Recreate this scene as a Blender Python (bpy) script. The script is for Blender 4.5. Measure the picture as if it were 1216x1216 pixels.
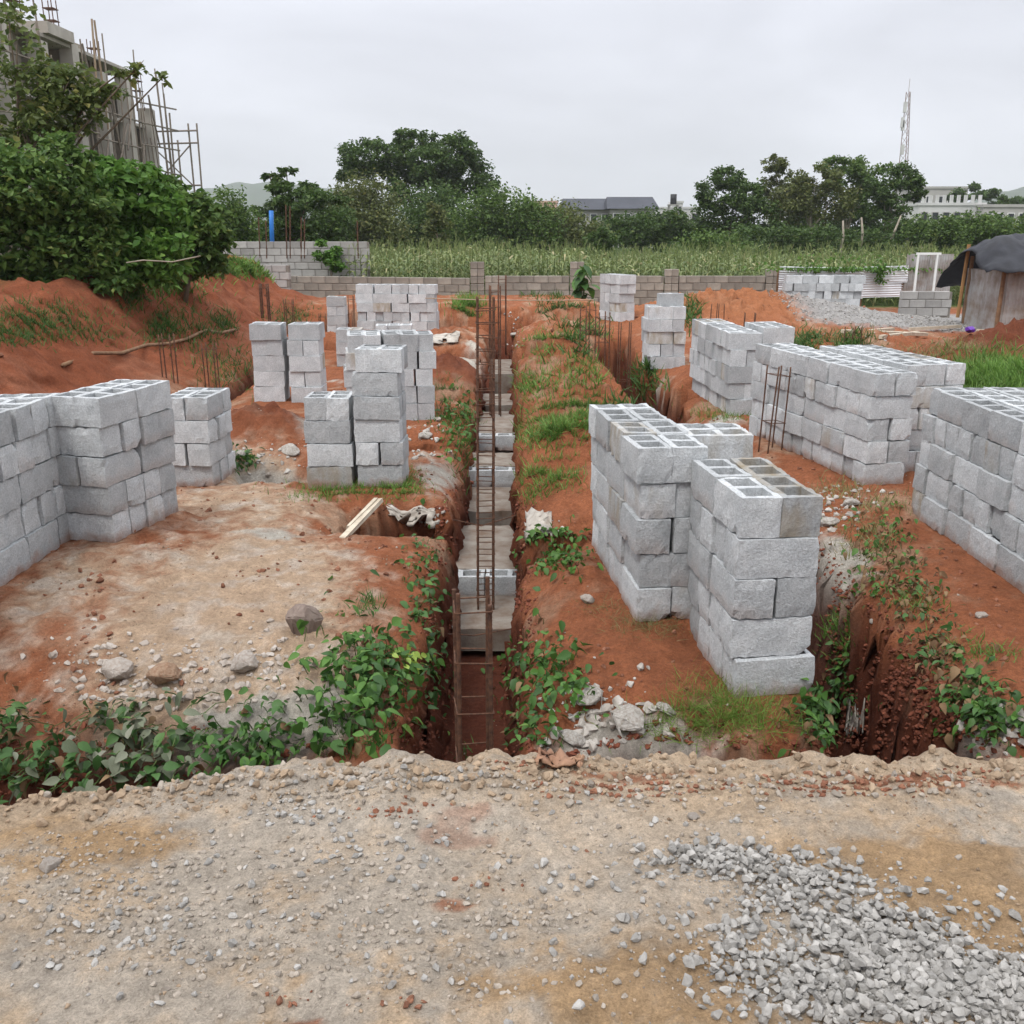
import bpy, bmesh, math, random
import numpy as np
from mathutils import Vector, Matrix, Euler

for o in list(bpy.data.objects):
    bpy.data.objects.remove(o, do_unlink=True)
SC = bpy.context.scene
COL = SC.collection
random.seed(7)
RNG = np.random.default_rng(11)
R = math.radians

# ------------------------------------------------------------------ camera
F_PX, CX, CY, CAM_H, PITCH = 1150.0, 608.0, 608.0, 2.42, R(16.2)
cd = bpy.data.cameras.new('camera'); cam = bpy.data.objects.new('camera', cd); COL.objects.link(cam)
cam.location = (0, 0, CAM_H); cam.rotation_euler = (R(90) - PITCH, 0, 0)
cd.sensor_width = 36; cd.lens = 36 * F_PX / 1216; cd.clip_start = 0.05; cd.clip_end = 9000
SC.camera = cam

# ------------------------------------------------------------------ sky: overcast, brighter overhead than at the horizon
SUN_EL, SUN_AZ = R(58), R(215)       # azimuth clockwise from +Y: behind the camera, to its left
w = bpy.data.worlds.new('World'); SC.world = w; w.use_nodes = True
nt = w.node_tree; nt.nodes.clear()
def N(t, kind, **kw):
    n = t.nodes.new(kind)
    for k, v in kw.items():
        if k in n.inputs: n.inputs[k].default_value = v
        else: setattr(n, k, v)
    return n
out = N(nt, 'ShaderNodeOutputWorld'); bg = N(nt, 'ShaderNodeBackground'); bg.inputs['Strength'].default_value = 0.1
sky = N(nt, 'ShaderNodeTexSky', sky_type='NISHITA', sun_disc=False, sun_elevation=SUN_EL, sun_rotation=SUN_AZ, dust_density=3.0)
tc = N(nt, 'ShaderNodeTexCoord'); sep = N(nt, 'ShaderNodeSeparateXYZ')
nt.links.new(tc.outputs['Generated'], sep.inputs[0])
ramp = N(nt, 'ShaderNodeValToRGB')
e = ramp.color_ramp.elements
e[0].position = 0.0; e[0].color = (0.60, 0.61, 0.655, 1)
e[1].position = 1.0; e[1].color = (1.92, 1.95, 2.03, 1)
el = ramp.color_ramp.elements.new(0.22); el.color = (0.62, 0.635, 0.695, 1)
nt.links.new(sep.outputs['Z'], ramp.inputs[0])
mp = N(nt, 'ShaderNodeMapping'); mp.inputs['Scale'].default_value = (1.0, 1.0, 3.2)
nt.links.new(tc.outputs['Generated'], mp.inputs[0])
cl = N(nt, 'ShaderNodeTexNoise', Scale=2.2, Detail=5.0, Roughness=0.5, Distortion=0.3)
nt.links.new(mp.outputs[0], cl.inputs['Vector'])
cr = N(nt, 'ShaderNodeMapRange'); cr.inputs['From Min'].default_value = 0.3; cr.inputs['From Max'].default_value = 0.7
cr.inputs['To Min'].default_value = 8.3; cr.inputs['To Max'].default_value = 12.0
nt.links.new(cl.outputs['Fac'], cr.inputs[0])
mul = N(nt, 'ShaderNodeVectorMath', operation='SCALE')
nt.links.new(ramp.outputs[0], mul.inputs[0]); nt.links.new(cr.outputs[0], mul.inputs['Scale'])
mix = N(nt, 'ShaderNodeMix', data_type='RGBA'); mix.inputs[0].default_value = 0.95
nt.links.new(sky.outputs[0], mix.inputs[6]); nt.links.new(mul.outputs[0], mix.inputs[7])
nt.links.new(mix.outputs[2], bg.inputs[0]); nt.links.new(bg.outputs[0], out.inputs[0])

sd = bpy.data.lights.new('sun', 'SUN'); sd.energy = 1.5; sd.angle = R(14); sd.color = (1.0, 0.96, 0.9)
sun = bpy.data.objects.new('sun', sd); COL.objects.link(sun)
sv = Vector((math.sin(SUN_AZ) * math.cos(SUN_EL), math.cos(SUN_AZ) * math.cos(SUN_EL), math.sin(SUN_EL)))
sun.rotation_euler = sv.to_track_quat('Z', 'Y').to_euler(); sun.location = sv * 30

SC.view_settings.view_transform = 'Standard'; SC.view_settings.look = 'None'
SC.view_settings.exposure = 0.36; SC.view_settings.gamma = 1.0; SC.view_settings.use_curve_mapping = False
SC.render.engine = 'CYCLES'
SC.cycles.use_denoising = True
SC.cycles.max_bounces = 6; SC.cycles.diffuse_bounces = 2; SC.cycles.glossy_bounces = 2
SC.cycles.transmission_bounces = 3; SC.cycles.volume_bounces = 1; SC.cycles.transparent_max_bounces = 6
SC.cycles.caustics_reflective = False; SC.cycles.caustics_refractive = False

# ------------------------------------------------------------------ helpers
CP, SP = math.cos(PITCH), math.sin(PITCH)
def ray(px, py):
    a = (px - CX) / F_PX; b = -(py - CY) / F_PX
    return Vector((a, CP + b * SP, -SP + b * CP))
def P(px, py, z=0.0):
    d = ray(px, py); t = (z - CAM_H) / d.z
    return Vector((d.x * t, d.y * t, z))
def PD(px, py, y):
    """point on the pixel's ray at ground distance y"""
    d = ray(px, py); t = y / d.y
    return Vector((d.x * t, y, CAM_H + d.z * t))

def tag(o, label=None, cat=None, group=None, kind=None):
    if label: o['label'] = label
    if cat: o['category'] = cat
    if group: o['group'] = group
    if kind: o['kind'] = kind
    return o
def empty(name, loc=(0, 0, 0), rz=0.0):
    o = bpy.data.objects.new(name, None); COL.objects.link(o)
    o.location = loc; o.rotation_euler = (0, 0, rz); o.empty_display_size = 0.1
    return o
def link(name, me, m=None, parent=None, loc=(0, 0, 0), rot=(0, 0, 0), scale=None):
    o = bpy.data.objects.new(name, me); COL.objects.link(o)
    if m is not None and not me.materials: me.materials.append(m)
    o.location = loc; o.rotation_euler = rot
    if scale: o.scale = scale if hasattr(scale, '__len__') else (scale,) * 3
    if parent: o.parent = parent
    return o
def npmesh(name, V, Fc, smooth=False):
    V = np.asarray(V, dtype=np.float32); Fc = np.asarray(Fc, dtype=np.int32)
    me = bpy.data.meshes.new(name); k = Fc.shape[1]
    me.vertices.add(len(V)); me.vertices.foreach_set('co', V.ravel())
    me.loops.add(Fc.size); me.loops.foreach_set('vertex_index', Fc.ravel())
    me.polygons.add(len(Fc)); me.polygons.foreach_set('loop_start', np.arange(0, Fc.size, k, dtype=np.int32))
    me.polygons.foreach_set('loop_total', np.full(len(Fc), k, dtype=np.int32))
    me.polygons.foreach_set('use_smooth', np.full(len(Fc), smooth, dtype=bool))
    me.update(calc_edges=True); me.validate()
    return me
class MB:
    """collects boxes, tubes, sheets; builds ONE mesh"""
    def __init__(s): s.v = []; s.f = []
    def add(s, vs, fs):
        n = len(s.v); s.v += [tuple(v) for v in vs]; s.f += [tuple(i + n for i in f) for f in fs]; return s
    def box(s, x0, x1, y0, y1, z0, z1, M=None, jit=0.0):
        vs = [Vector((x, y, z)) for z in (z0, z1) for y in (y0, y1) for x in (x0, x1)]
        if jit: vs = [v + Vector([random.uniform(-jit, jit) for _ in range(3)]) for v in vs]
        if M is not None: vs = [M @ v for v in vs]
        return s.add(vs, [(0, 2, 3, 1), (4, 5, 7, 6), (0, 1, 5, 4), (1, 3, 7, 5), (3, 2, 6, 7), (2, 0, 4, 6)])
    def tube(s, pts, rad, seg=6, cap=True):
        pts = [Vector(p) for p in pts]
        if not hasattr(rad, '__len__'): rad = [rad] * len(pts)
        vs = []; fs = []
        for i, p in enumerate(pts):
            t = (pts[min(i + 1, len(pts) - 1)] - pts[max(i - 1, 0)]).normalized()
            a = t.orthogonal().normalized() if i == 0 else (a - t * a.dot(t)).normalized()
            b = t.cross(a)
            for k in range(seg):
                an = 2 * math.pi * k / seg
                vs.append(p + (a * math.cos(an) + b * math.sin(an)) * rad[i])
        for i in range(len(pts) - 1):
            for k in range(seg):
                k2 = (k + 1) % seg
                fs.append((i * seg + k, i * seg + k2, (i + 1) * seg + k2, (i + 1) * seg + k))
        if cap:
            fs.append(tuple(range(seg))[::-1]); fs.append(tuple((len(pts) - 1) * seg + k for k in range(seg)))
        return s.add(vs, fs)
    def mesh(s, name, smooth=False):
        me = bpy.data.meshes.new(name); me.from_pydata([tuple(v) for v in s.v], [], s.f)
        if smooth: me.polygons.foreach_set('use_smooth', [True] * len(me.polygons))
        me.update(); return me
    def build(s, name, m, parent=None, smooth=False, loc=(0, 0, 0), rot=(0, 0, 0)):
        return link(name, s.mesh(name, smooth), m, parent, loc, rot)

# ---- numpy gradient noise
def _hash(ix, iy, seed):
    h = (ix.astype(np.int64) * 374761393 + iy.astype(np.int64) * 668265263 + seed * 974634777) & 0xffffffff
    h = ((h ^ (h >> 13)) * 1274126177) & 0xffffffff
    return (h ^ (h >> 16)) & 0xffffffff
def noise2(x, y, seed=0):
    x = np.asarray(x, dtype=np.float64); y = np.asarray(y, dtype=np.float64)
    x0 = np.floor(x); y0 = np.floor(y); fx = x - x0; fy = y - y0
    u = fx * fx * fx * (fx * (fx * 6 - 15) + 10); v = fy * fy * fy * (fy * (fy * 6 - 15) + 10)
    def g(i, j):
        a = _hash(x0 + i, y0 + j, seed) * (2 * math.pi / 4294967296.0)
        return np.cos(a) * (fx - i) + np.sin(a) * (fy - j)
    a = g(0, 0); b = g(1, 0); c = g(0, 1); d = g(1, 1)
    return 1.5 * ((a + (b - a) * u) * (1 - v) + (c + (d - c) * u) * v)
def fbm(x, y, sc=1.0, octs=4, seed=0, gain=0.5):
    s = 0; amp = 1; tot = 0
    for o in range(octs):
        s = s + amp * noise2(x * sc + 13.7 * o, y * sc - 7.1 * o, seed + o); tot += amp
        amp *= gain; sc *= 2.03
    return s / tot
def sstep(a, b, x):
    t = np.clip((x - a) / (b - a), 0, 1); return t * t * (3 - 2 * t)
def euler_mats(rx, ry, rz):
    cx, sx, cy, sy, cz, sz = np.cos(rx), np.sin(rx), np.cos(ry), np.sin(ry), np.cos(rz), np.sin(rz)
    M = np.empty((len(rx), 3, 3))
    M[:, 0, 0] = cz * cy; M[:, 0, 1] = cz * sy * sx - sz * cx; M[:, 0, 2] = cz * sy * cx + sz * sx
    M[:, 1, 0] = sz * cy; M[:, 1, 1] = sz * sy * sx + cz * cx; M[:, 1, 2] = sz * sy * cx - cz * sx
    M[:, 2, 0] = -sy; M[:, 2, 1] = cy * sx; M[:, 2, 2] = cy * cx
    return M
def scatter(V, Fc, pos, rot, scl):
    """merge copies of (V,Fc); rot (n,3,3); scl (n,) or (n,3)"""
    V = np.asarray(V, float); Fc = np.asarray(Fc); n = len(pos); scl = np.asarray(scl, float)
    if scl.ndim == 1: scl = scl[:, None].repeat(3, 1)
    X = np.einsum('nij,nvj->nvi', rot, V[None] * scl[:, None, :]) + np.asarray(pos)[:, None, :]
    FF = Fc[None] + (np.arange(n) * len(V))[:, None, None]
    return X.reshape(-1, 3), FF.reshape(-1, Fc.shape[1])

# ------------------------------------------------------------------ materials
MATS = {}
def new_mat(name):
    m = bpy.data.materials.new(name); m.use_nodes = True; t = m.node_tree
    b = t.nodes['Principled BSDF']; b.inputs['Specular IOR Level'].default_value = 0.25
    return m, t, b
def simple(name, col, rough=0.85, var=0.25, scale=6.0, bump=0.0, bscale=40.0, metal=0.0, col2=None, island=0.0, spec=0.25, detail=5.0, objrand=0.0):
    """noise-varied colour + bump"""
    if name in MATS: return MATS[name]
    m, t, b = new_mat(name)
    tcn = N(t, 'ShaderNodeTexCoord'); n = N(t, 'ShaderNodeTexNoise', Scale=scale, Detail=detail, Roughness=0.6)
    t.links.new(tcn.outputs['Object'], n.inputs['Vector'])
    rp = N(t, 'ShaderNodeValToRGB'); c2 = col2 if col2 else tuple(c * (1 - var) for c in col)
    rp.color_ramp.elements[0].position = 0.32; rp.color_ramp.elements[0].color = (*c2, 1)
    rp.color_ramp.elements[1].position = 0.66; rp.color_ramp.elements[1].color = (*col, 1)
    t.links.new(n.outputs['Fac'], rp.inputs[0]); last = rp.outputs[0]
    for amt, node, sock in ((island, 'ShaderNodeNewGeometry', 'Random Per Island'), (objrand, 'ShaderNodeObjectInfo', 'Random')):
        if amt:
            g = N(t, node); mr = N(t, 'ShaderNodeMapRange'); mr.inputs['To Min'].default_value = 1 - amt; mr.inputs['To Max'].default_value = 1 + amt
            t.links.new(g.outputs[sock], mr.inputs[0])
            vm = N(t, 'ShaderNodeVectorMath', operation='SCALE')
            t.links.new(last, vm.inputs[0]); t.links.new(mr.outputs[0], vm.inputs['Scale']); last = vm.outputs[0]
    t.links.new(last, b.inputs['Base Color'])
    b.inputs['Roughness'].default_value = rough; b.inputs['Metallic'].default_value = metal; b.inputs['Specular IOR Level'].default_value = spec
    if bump:
        bn = N(t, 'ShaderNodeTexNoise', Scale=bscale, Detail=6.0, Roughness=0.65); bp = N(t, 'ShaderNodeBump', Strength=bump, Distance=0.01)
        t.links.new(tcn.outputs['Object'], bn.inputs['Vector']); t.links.new(bn.outputs['Fac'], bp.inputs['Height'])
        t.links.new(bp.outputs[0], b.inputs['Normal'])
    MATS[name] = m; return m
def leafmat(name, c1, c2, c3=None, transl=0.35, objrand=False, rough=0.5):
    """foliage: hue varies leaf by leaf, light passes through"""
    if name in MATS: return MATS[name]
    m, t, b = new_mat(name)
    g = N(t, 'ShaderNodeObjectInfo') if objrand else N(t, 'ShaderNodeNewGeometry')
    rp = N(t, 'ShaderNodeValToRGB'); el = rp.color_ramp.elements
    el[0].position = 0.0; el[0].color = (*c1, 1); el[1].position = 1.0; el[1].color = (*c2, 1)
    if c3: q = el.new(0.93); q.color = (*c2, 1); el[2].color = (*c3, 1)
    t.links.new(g.outputs['Random' if objrand else 'Random Per Island'], rp.inputs[0])
    tcn = N(t, 'ShaderNodeTexCoord'); n = N(t, 'ShaderNodeTexNoise', Scale=1.7 if not objrand else 30.0, Detail=3.0)
    t.links.new(tcn.outputs['Object'], n.inputs['Vector'])
    mr = N(t, 'ShaderNodeMapRange'); mr.inputs['To Min'].default_value = 0.55; mr.inputs['To Max'].default_value = 1.45
    t.links.new(n.outputs['Fac'], mr.inputs[0])
    vm = N(t, 'ShaderNodeVectorMath', operation='SCALE'); t.links.new(rp.outputs[0], vm.inputs[0]); t.links.new(mr.outputs[0], vm.inputs['Scale'])
    t.links.new(vm.outputs[0], b.inputs['Base Color']); b.inputs['Roughness'].default_value = rough
    tr = N(t, 'ShaderNodeBsdfTranslucent'); ms = N(t, 'ShaderNodeMixShader'); ms.inputs[0].default_value = transl
    t.links.new(vm.outputs[0], tr.inputs[0]); t.links.new(b.outputs[0], ms.inputs[1]); t.links.new(tr.outputs[0], ms.inputs[2])
    t.links.new(ms.outputs[0], t.nodes['Material Output'].inputs[0])
    MATS[name] = m; return m

def ground_mat():
    m, t, b = new_mat('earth')
    at = N(t, 'ShaderNodeAttribute', attribute_name='soil'); tcn = N(t, 'ShaderNodeTexCoord')
    n1 = N(t, 'ShaderNodeTexNoise', Scale=5.0, Detail=10.0, Roughness=0.75); n2 = N(t, 'ShaderNodeTexNoise', Scale=38.0, Detail=8.0, Roughness=0.8)
    vo = N(t, 'ShaderNodeTexVoronoi', Scale=38.0); vo.inputs['Randomness'].default_value = 1.0
    for n in (n1, n2, vo): t.links.new(tcn.outputs['Object'], n.inputs['Vector'])
    mr = N(t, 'ShaderNodeMapRange'); mr.inputs['From Min'].default_value = .25; mr.inputs['From Max'].default_value = .75; mr.inputs['To Min'].default_value = .72; mr.inputs['To Max'].default_value = 1.25
    t.links.new(n1.outputs['Fac'], mr.inputs[0])
    mr2 = N(t, 'ShaderNodeMapRange'); mr2.inputs['From Min'].default_value = .3; mr2.inputs['From Max'].default_value = .7; mr2.inputs['To Min'].default_value = .62; mr2.inputs['To Max'].default_value = 1.32
    t.links.new(n2.outputs['Fac'], mr2.inputs[0])
    n6 = N(t, 'ShaderNodeTexNoise', Scale=170.0, Detail=5.0, Roughness=0.8); t.links.new(tcn.outputs['Object'], n6.inputs['Vector'])
    mr6 = N(t, 'ShaderNodeMapRange'); mr6.inputs['From Min'].default_value = .3; mr6.inputs['From Max'].default_value = .7; mr6.inputs['To Min'].default_value = .66; mr6.inputs['To Max'].default_value = 1.34
    t.links.new(n6.outputs['Fac'], mr6.inputs[0])
    m6 = N(t, 'ShaderNodeMath', operation='MULTIPLY'); t.links.new(mr2.outputs[0], m6.inputs[0]); t.links.new(mr6.outputs[0], m6.inputs[1])
    mm = N(t, 'ShaderNodeMath', operation='MULTIPLY'); t.links.new(mr.outputs[0], mm.inputs[0]); t.links.new(m6.outputs[0], mm.inputs[1])
    vm = N(t, 'ShaderNodeVectorMath', operation='SCALE'); t.links.new(at.outputs['Color'], vm.inputs[0]); t.links.new(mm.outputs[0], vm.inputs['Scale'])
    # pale grit in the soil
    gr = N(t, 'ShaderNodeMapRange'); gr.inputs['From Min'].default_value = 0.16; gr.inputs['From Max'].default_value = 0.05
    t.links.new(vo.outputs['Distance'], gr.inputs[0])
    gv = N(t, 'ShaderNodeTexNoise', Scale=9.0, Detail=3.0); t.links.new(tcn.outputs['Object'], gv.inputs['Vector'])
    gm = N(t, 'ShaderNodeMapRange'); gm.inputs['From Min'].default_value = .48; gm.inputs['From Max'].default_value = .68; gm.inputs['To Max'].default_value = .55
    t.links.new(gv.outputs['Fac'], gm.inputs[0])
    gg = N(t, 'ShaderNodeMath', operation='MULTIPLY'); t.links.new(gr.outputs[0], gg.inputs[0]); t.links.new(gm.outputs[0], gg.inputs[1])
    mx = N(t, 'ShaderNodeMix', data_type='RGBA'); mx.inputs[7].default_value = (.36, .31, .26, 1)
    t.links.new(gg.outputs[0], mx.inputs[0]); t.links.new(vm.outputs[0], mx.inputs[6]); t.links.new(mx.outputs[2], b.inputs['Base Color'])
    b.inputs['Roughness'].default_value = 0.95; b.inputs['Specular IOR Level'].default_value = 0.12
    ad = N(t, 'ShaderNodeMath', operation='MULTIPLY_ADD'); ad.inputs[1].default_value = 0.6
    t.links.new(n2.outputs['Fac'], ad.inputs[0]); t.links.new(n1.outputs['Fac'], ad.inputs[2])
    a2 = N(t, 'ShaderNodeMath', operation='MULTIPLY_ADD'); a2.inputs[1].default_value = 0.25
    t.links.new(gg.outputs[0], a2.inputs[0]); t.links.new(ad.outputs[0], a2.inputs[2])
    a3 = N(t, 'ShaderNodeMath', operation='MULTIPLY_ADD'); a3.inputs[1].default_value = 0.22
    t.links.new(n6.outputs['Fac'], a3.inputs[0]); t.links.new(a2.outputs[0], a3.inputs[2])
    bp = N(t, 'ShaderNodeBump', Strength=0.9, Distance=0.045); t.links.new(a3.outputs[0], bp.inputs['Height']); t.links.new(bp.outputs[0], b.inputs['Normal'])
    return m

def block_mat(name, island=False):
    m, t, b = new_mat(name)
    tcn = N(t, 'ShaderNodeTexCoord'); oi = N(t, 'ShaderNodeObjectInfo'); geo = N(t, 'ShaderNodeNewGeometry')
    rnd = geo.outputs['Random Per Island'] if island else oi.outputs['Random']
    off = N(t, 'ShaderNodeVectorMath', operation='SCALE'); off.inputs[0].default_value = (17, 31, 23); t.links.new(rnd, off.inputs['Scale'])
    vec = N(t, 'ShaderNodeVectorMath', operation='ADD'); t.links.new(tcn.outputs['Object'], vec.inputs[0]); t.links.new(off.outputs[0], vec.inputs[1])
    n1 = N(t, 'ShaderNodeTexNoise', Scale=7.0, Detail=5.0, Roughness=.6); n2 = N(t, 'ShaderNodeTexNoise', Scale=150.0, Detail=4.0, Roughness=.7)
    n3 = N(t, 'ShaderNodeTexNoise', Scale=70.0, Detail=5.0, Roughness=.8)
    for n in (n1, n2, n3): t.links.new(vec.outputs[0], n.inputs['Vector'])
    rp = N(t, 'ShaderNodeValToRGB'); el = rp.color_ramp.elements
    el[0].position = .3; el[0].color = (.50, .525, .54, 1); el[1].position = .7; el[1].color = (.66, .68, .69, 1)
    t.links.new(n1.outputs['Fac'], rp.inputs[0])
    mr = N(t, 'ShaderNodeMapRange'); mr.inputs['From Min'].default_value = .3; mr.inputs['From Max'].default_value = .7; mr.inputs['To Min'].default_value = .66; mr.inputs['To Max'].default_value = 1.24
    t.links.new(n3.outputs['Fac'], mr.inputs[0])
    mo = N(t, 'ShaderNodeMapRange'); mo.inputs['To Min'].default_value = .70; mo.inputs['To Max'].default_value = 1.12; t.links.new(rnd, mo.inputs[0])
    mm = N(t, 'ShaderNodeMath', operation='MULTIPLY'); t.links.new(mr.outputs[0], mm.inputs[0]); t.links.new(mo.outputs[0], mm.inputs[1])
    vm = N(t, 'ShaderNodeVectorMath', operation='SCALE'); t.links.new(rp.outputs[0], vm.inputs[0]); t.links.new(mm.outputs[0], vm.inputs['Scale'])
    last = vm.outputs[0]
    # streaky ochre staining, amount per block (red channel of the object colour)
    so = N(t, 'ShaderNodeMapping'); so.inputs['Scale'].default_value = (9, 9, 3.5); t.links.new(vec.outputs[0], so.inputs[0])
    ns = N(t, 'ShaderNodeTexNoise', Scale=1.0, Detail=4.0); t.links.new(so.outputs[0], ns.inputs['Vector'])
    sc_ = N(t, 'ShaderNodeSeparateColor'); t.links.new(oi.outputs['Color'], sc_.inputs[0])
    a = N(t, 'ShaderNodeMath', operation='ADD'); t.links.new(ns.outputs['Fac'], a.inputs[0])
    if island:
        ci = N(t, 'ShaderNodeMapRange'); ci.inputs['From Min'].default_value = .93; ci.inputs['From Max'].default_value = .94; ci.inputs['To Max'].default_value = .55
        t.links.new(rnd, ci.inputs[0]); t.links.new(ci.outputs[0], a.inputs[1])
    else: t.links.new(sc_.outputs[0], a.inputs[1])
    sr = N(t, 'ShaderNodeMapRange'); sr.inputs['From Min'].default_value = .82; sr.inputs['From Max'].default_value = 1.22; sr.inputs['To Max'].default_value = .8
    t.links.new(a.outputs[0], sr.inputs[0])
    mx = N(t, 'ShaderNodeMix', data_type='RGBA'); mx.inputs[7].default_value = (.30, .235, .145, 1)
    t.links.new(sr.outputs[0], mx.inputs[0]); t.links.new(last, mx.inputs[6])
    sz = N(t, 'ShaderNodeSeparateXYZ'); t.links.new(tcn.outputs['Object'], sz.inputs[0])
    zr = N(t, 'ShaderNodeMapRange'); zr.inputs['From Min'].default_value = .13; zr.inputs['From Max'].default_value = -.02; zr.inputs['To Max'].default_value = .55; t.links.new(sz.outputs['Z'], zr.inputs[0])
    za = N(t, 'ShaderNodeMath', operation='ADD'); t.links.new(zr.outputs[0], za.inputs[0]); t.links.new(n1.outputs['Fac'], za.inputs[1])
    zm = N(t, 'ShaderNodeMapRange'); zm.inputs['From Min'].default_value = .62; zm.inputs['From Max'].default_value = 1.0; zm.inputs['To Max'].default_value = .75; t.links.new(za.outputs[0], zm.inputs[0])
    zg = N(t, 'ShaderNodeMath', operation='MULTIPLY'); t.links.new(zm.outputs[0], zg.inputs[0]); t.links.new(sc_.outputs[1], zg.inputs[1])
    if island: zg.inputs[1].default_value = 0.0; t.links.remove(zg.inputs[1].links[0])
    mu = N(t, 'ShaderNodeMix', data_type='RGBA'); mu.inputs[7].default_value = (.30, .16, .10, 1)
    t.links.new(zg.outputs[0], mu.inputs[0]); t.links.new(mx.outputs[2], mu.inputs[6]); t.links.new(mu.outputs[2], b.inputs['Base Color'])
    b.inputs['Roughness'].default_value = .95; b.inputs['Specular IOR Level'].default_value = .15
    ad = N(t, 'ShaderNodeMath', operation='MULTIPLY_ADD'); ad.inputs[1].default_value = .5
    t.links.new(n2.outputs['Fac'], ad.inputs[0]); t.links.new(n3.outputs['Fac'], ad.inputs[2])
    bp = N(t, 'ShaderNodeBump', Strength=1.0, Distance=.014); t.links.new(ad.outputs[0], bp.inputs['Height']); t.links.new(bp.outputs[0], b.inputs['Normal'])
    MATS[name] = m; return m

# ------------------------------------------------------------------ block stacks: layout first (the ground is levelled under them)
U, BL, BW, BH, CH = 0.2275, 0.45, 0.222, 0.222, 0.2245
def old_xy(x, y):
    # the layout below was surveyed with a slightly steeper camera: map true ground points to survey points
    yy = np.maximum(y, .5); yo = 2.45 / np.tan(np.arctan(2.42 / yy) + R(.55))
    yo = np.where(y > .5, yo, y); return x * np.where(y > .5, yo / yy, 1.0), yo
def new_xy(x, y):
    yn = 2.42 / math.tan(math.atan(2.45 / y) - R(.55)); return x * yn / y, yn
STACKS = []   # dict(x,y,phi,W,D,H,pat,desc,hf)
def stk(x, y, phi, W, D, H, pat, desc, jit=0.008, hf=None, out=0.0, z=None):
    x, y = new_xy(x, y)
    if z: x *= 1 - z / 2.42; y *= 1 - z / 2.42
    STACKS.append(dict(x=x, y=y, phi=R(phi), W=W, D=D, H=H, pat=pat, desc=desc, jit=jit * 1.35, hf=hf, out=out, z=z))
A_ = 'the stack on the red mound right of the long trench'
stk(1.185, 4.75, 6, 2, 4, 5, (0, 0, 1, 0, 1), 'front trench corner stack', .009)
stk(0.775, 5.62, 6, 2, 7, 5, (1, 1, 1, 1, 1), 'tall long trenchside stack', .012)
stk(1.20, 6.30, 4, 2, 2, 5, (0, 1), 'half hidden inner stack', .014)
stk(3.53, 5.30, 0, 6, 13, 5, (1, 0, 1, 0, 1), 'big right edge stack', .010, None, .030)
stk(3.42, 9.11, 11, 2, 12, 5, (0, 0, 0, 0, 0, 0), 'long stack beside bars', .012, None, .03)
stk(3.42 + 2.06 * U, 9.60, 11, 3, 8, 5, (1, 0), 'long stack outer half', .012)
stk(2.87, 12.67, 3, 2, 10, 5, (0, 1, 0, 1, 0), 'paired bars stack', .012, None, .02)
stk(2.87 + 2.1 * U, 13.1, 3, 2, 4, 5, (0, 1), 'paired bars stack end', .012)
stk(2.36, 16.9, 4, 3, 3, 5, (0, 1), 'squat topped pile', .02)
stk(2.44, 22.4, 28, 2, 4, 5, (0, 1), 'field wall tower', .014)
stk(7.45, 27.0, -4, 10, 2, 5, (1, 0, 1), 'sheet fence pile', .03, None, 0.0, .01)
stk(-4.56, 4.9, -1, 4, 11, 5, (1, 0, 1, 0, 0), 'long bank side pile', .010, None, .025, .13)
stk(-3.60, 7.36, -14, 2, 4, 5, (0, 0, 1, 0, 1), 'leaning bank pile', .012, None, .015, .13)
stk(-3.33, 9.08, -3, 2, 3, 4, (0, 1), 'small bank pile', .012, None, .01)
stk(-1.95, 8.98, 1, 2, 2, 4, (0, 0, 0, 1), 'low trench corner pile', .010)
stk(-1.95 + 2.03 * U, 8.97, -2, 2, 2, 6, (0, 1, 0, 0, 0, 0), 'six course trench tower', .010)
stk(-2.06, 12.0, 9, 5, 3, 5, (1, 0, 1, 0, 1), 'pile behind trench tower', .016)
stk(-3.61, 13.48, 2, 2, 2, 5, (0, 1, 0, 1, 0), 'bank side twin tower', .010)
stk(-3.10, 13.44, 1, 2, 2, 5, (0, 1, 0, 1, 0), 'trench side twin tower', .010)
stk(-3.02, 16.8, 2, 2, 2, 3, (0, 0, 1), 'low broken pile', .012)
stk(-2.45, 17.6, 5, 3, 2, 3, (1, 0), 'collapsed loose pile', .02)
stk(-4.20, 22.3, 2, 2, 2, 4, (1, 0), 'small starter bar pile', .012)
stk(-3.62, 23.0, -6, 9, 2, 5, (0, 1, 0, 0, 1), 'wide uneven wall pile', .02)

# ------------------------------------------------------------------ ground
def grow(a, b, s0, s1):
    v = [a]; s = s0; n = max(2, int(2 * (b - a) / (s0 + s1)))
    for i in range(n): v.append(v[-1] + s0 + (s1 - s0) * i / n)
    v = np.array(v); return a + (v - a) * (b - a) / (v[-1] - a)
def geo(a, b, n): return a * (b / a) ** (np.arange(1, n + 1) / n)
xs_in = np.concatenate([-grow(4.6, 14.0, .028, .11)[::-1][:-1], np.arange(-4.6, -2.0, .028), np.arange(-2.0, 2.0, .0145), np.arange(2.0, 4.6, .028), grow(4.6, 14.0, .028, .11)])
xs = np.concatenate([-geo(14, 2400, 34)[::-1], xs_in, geo(14, 2400, 34)])
ys = np.concatenate([-geo(1, 300, 14)[::-1], [0.0], np.arange(.9, 3.0, .0135), np.arange(3.0, 9.2, .028), grow(9.2, 32, .03, .11), 32 + (geo(1, 2380, 46) - 1) + .12])
X, Y = np.meshgrid(xs, ys)
CREST = np.array([(-6, 2.45), (-2, 2.5), (-1.54, 2.54), (-1.05, 2.59), (-.81, 2.66), (-.61, 2.71), (-.29, 2.69), (.03, 2.75), (.52, 2.75), (1.05, 2.72), (1.65, 2.75), (6, 2.75)])
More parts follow.
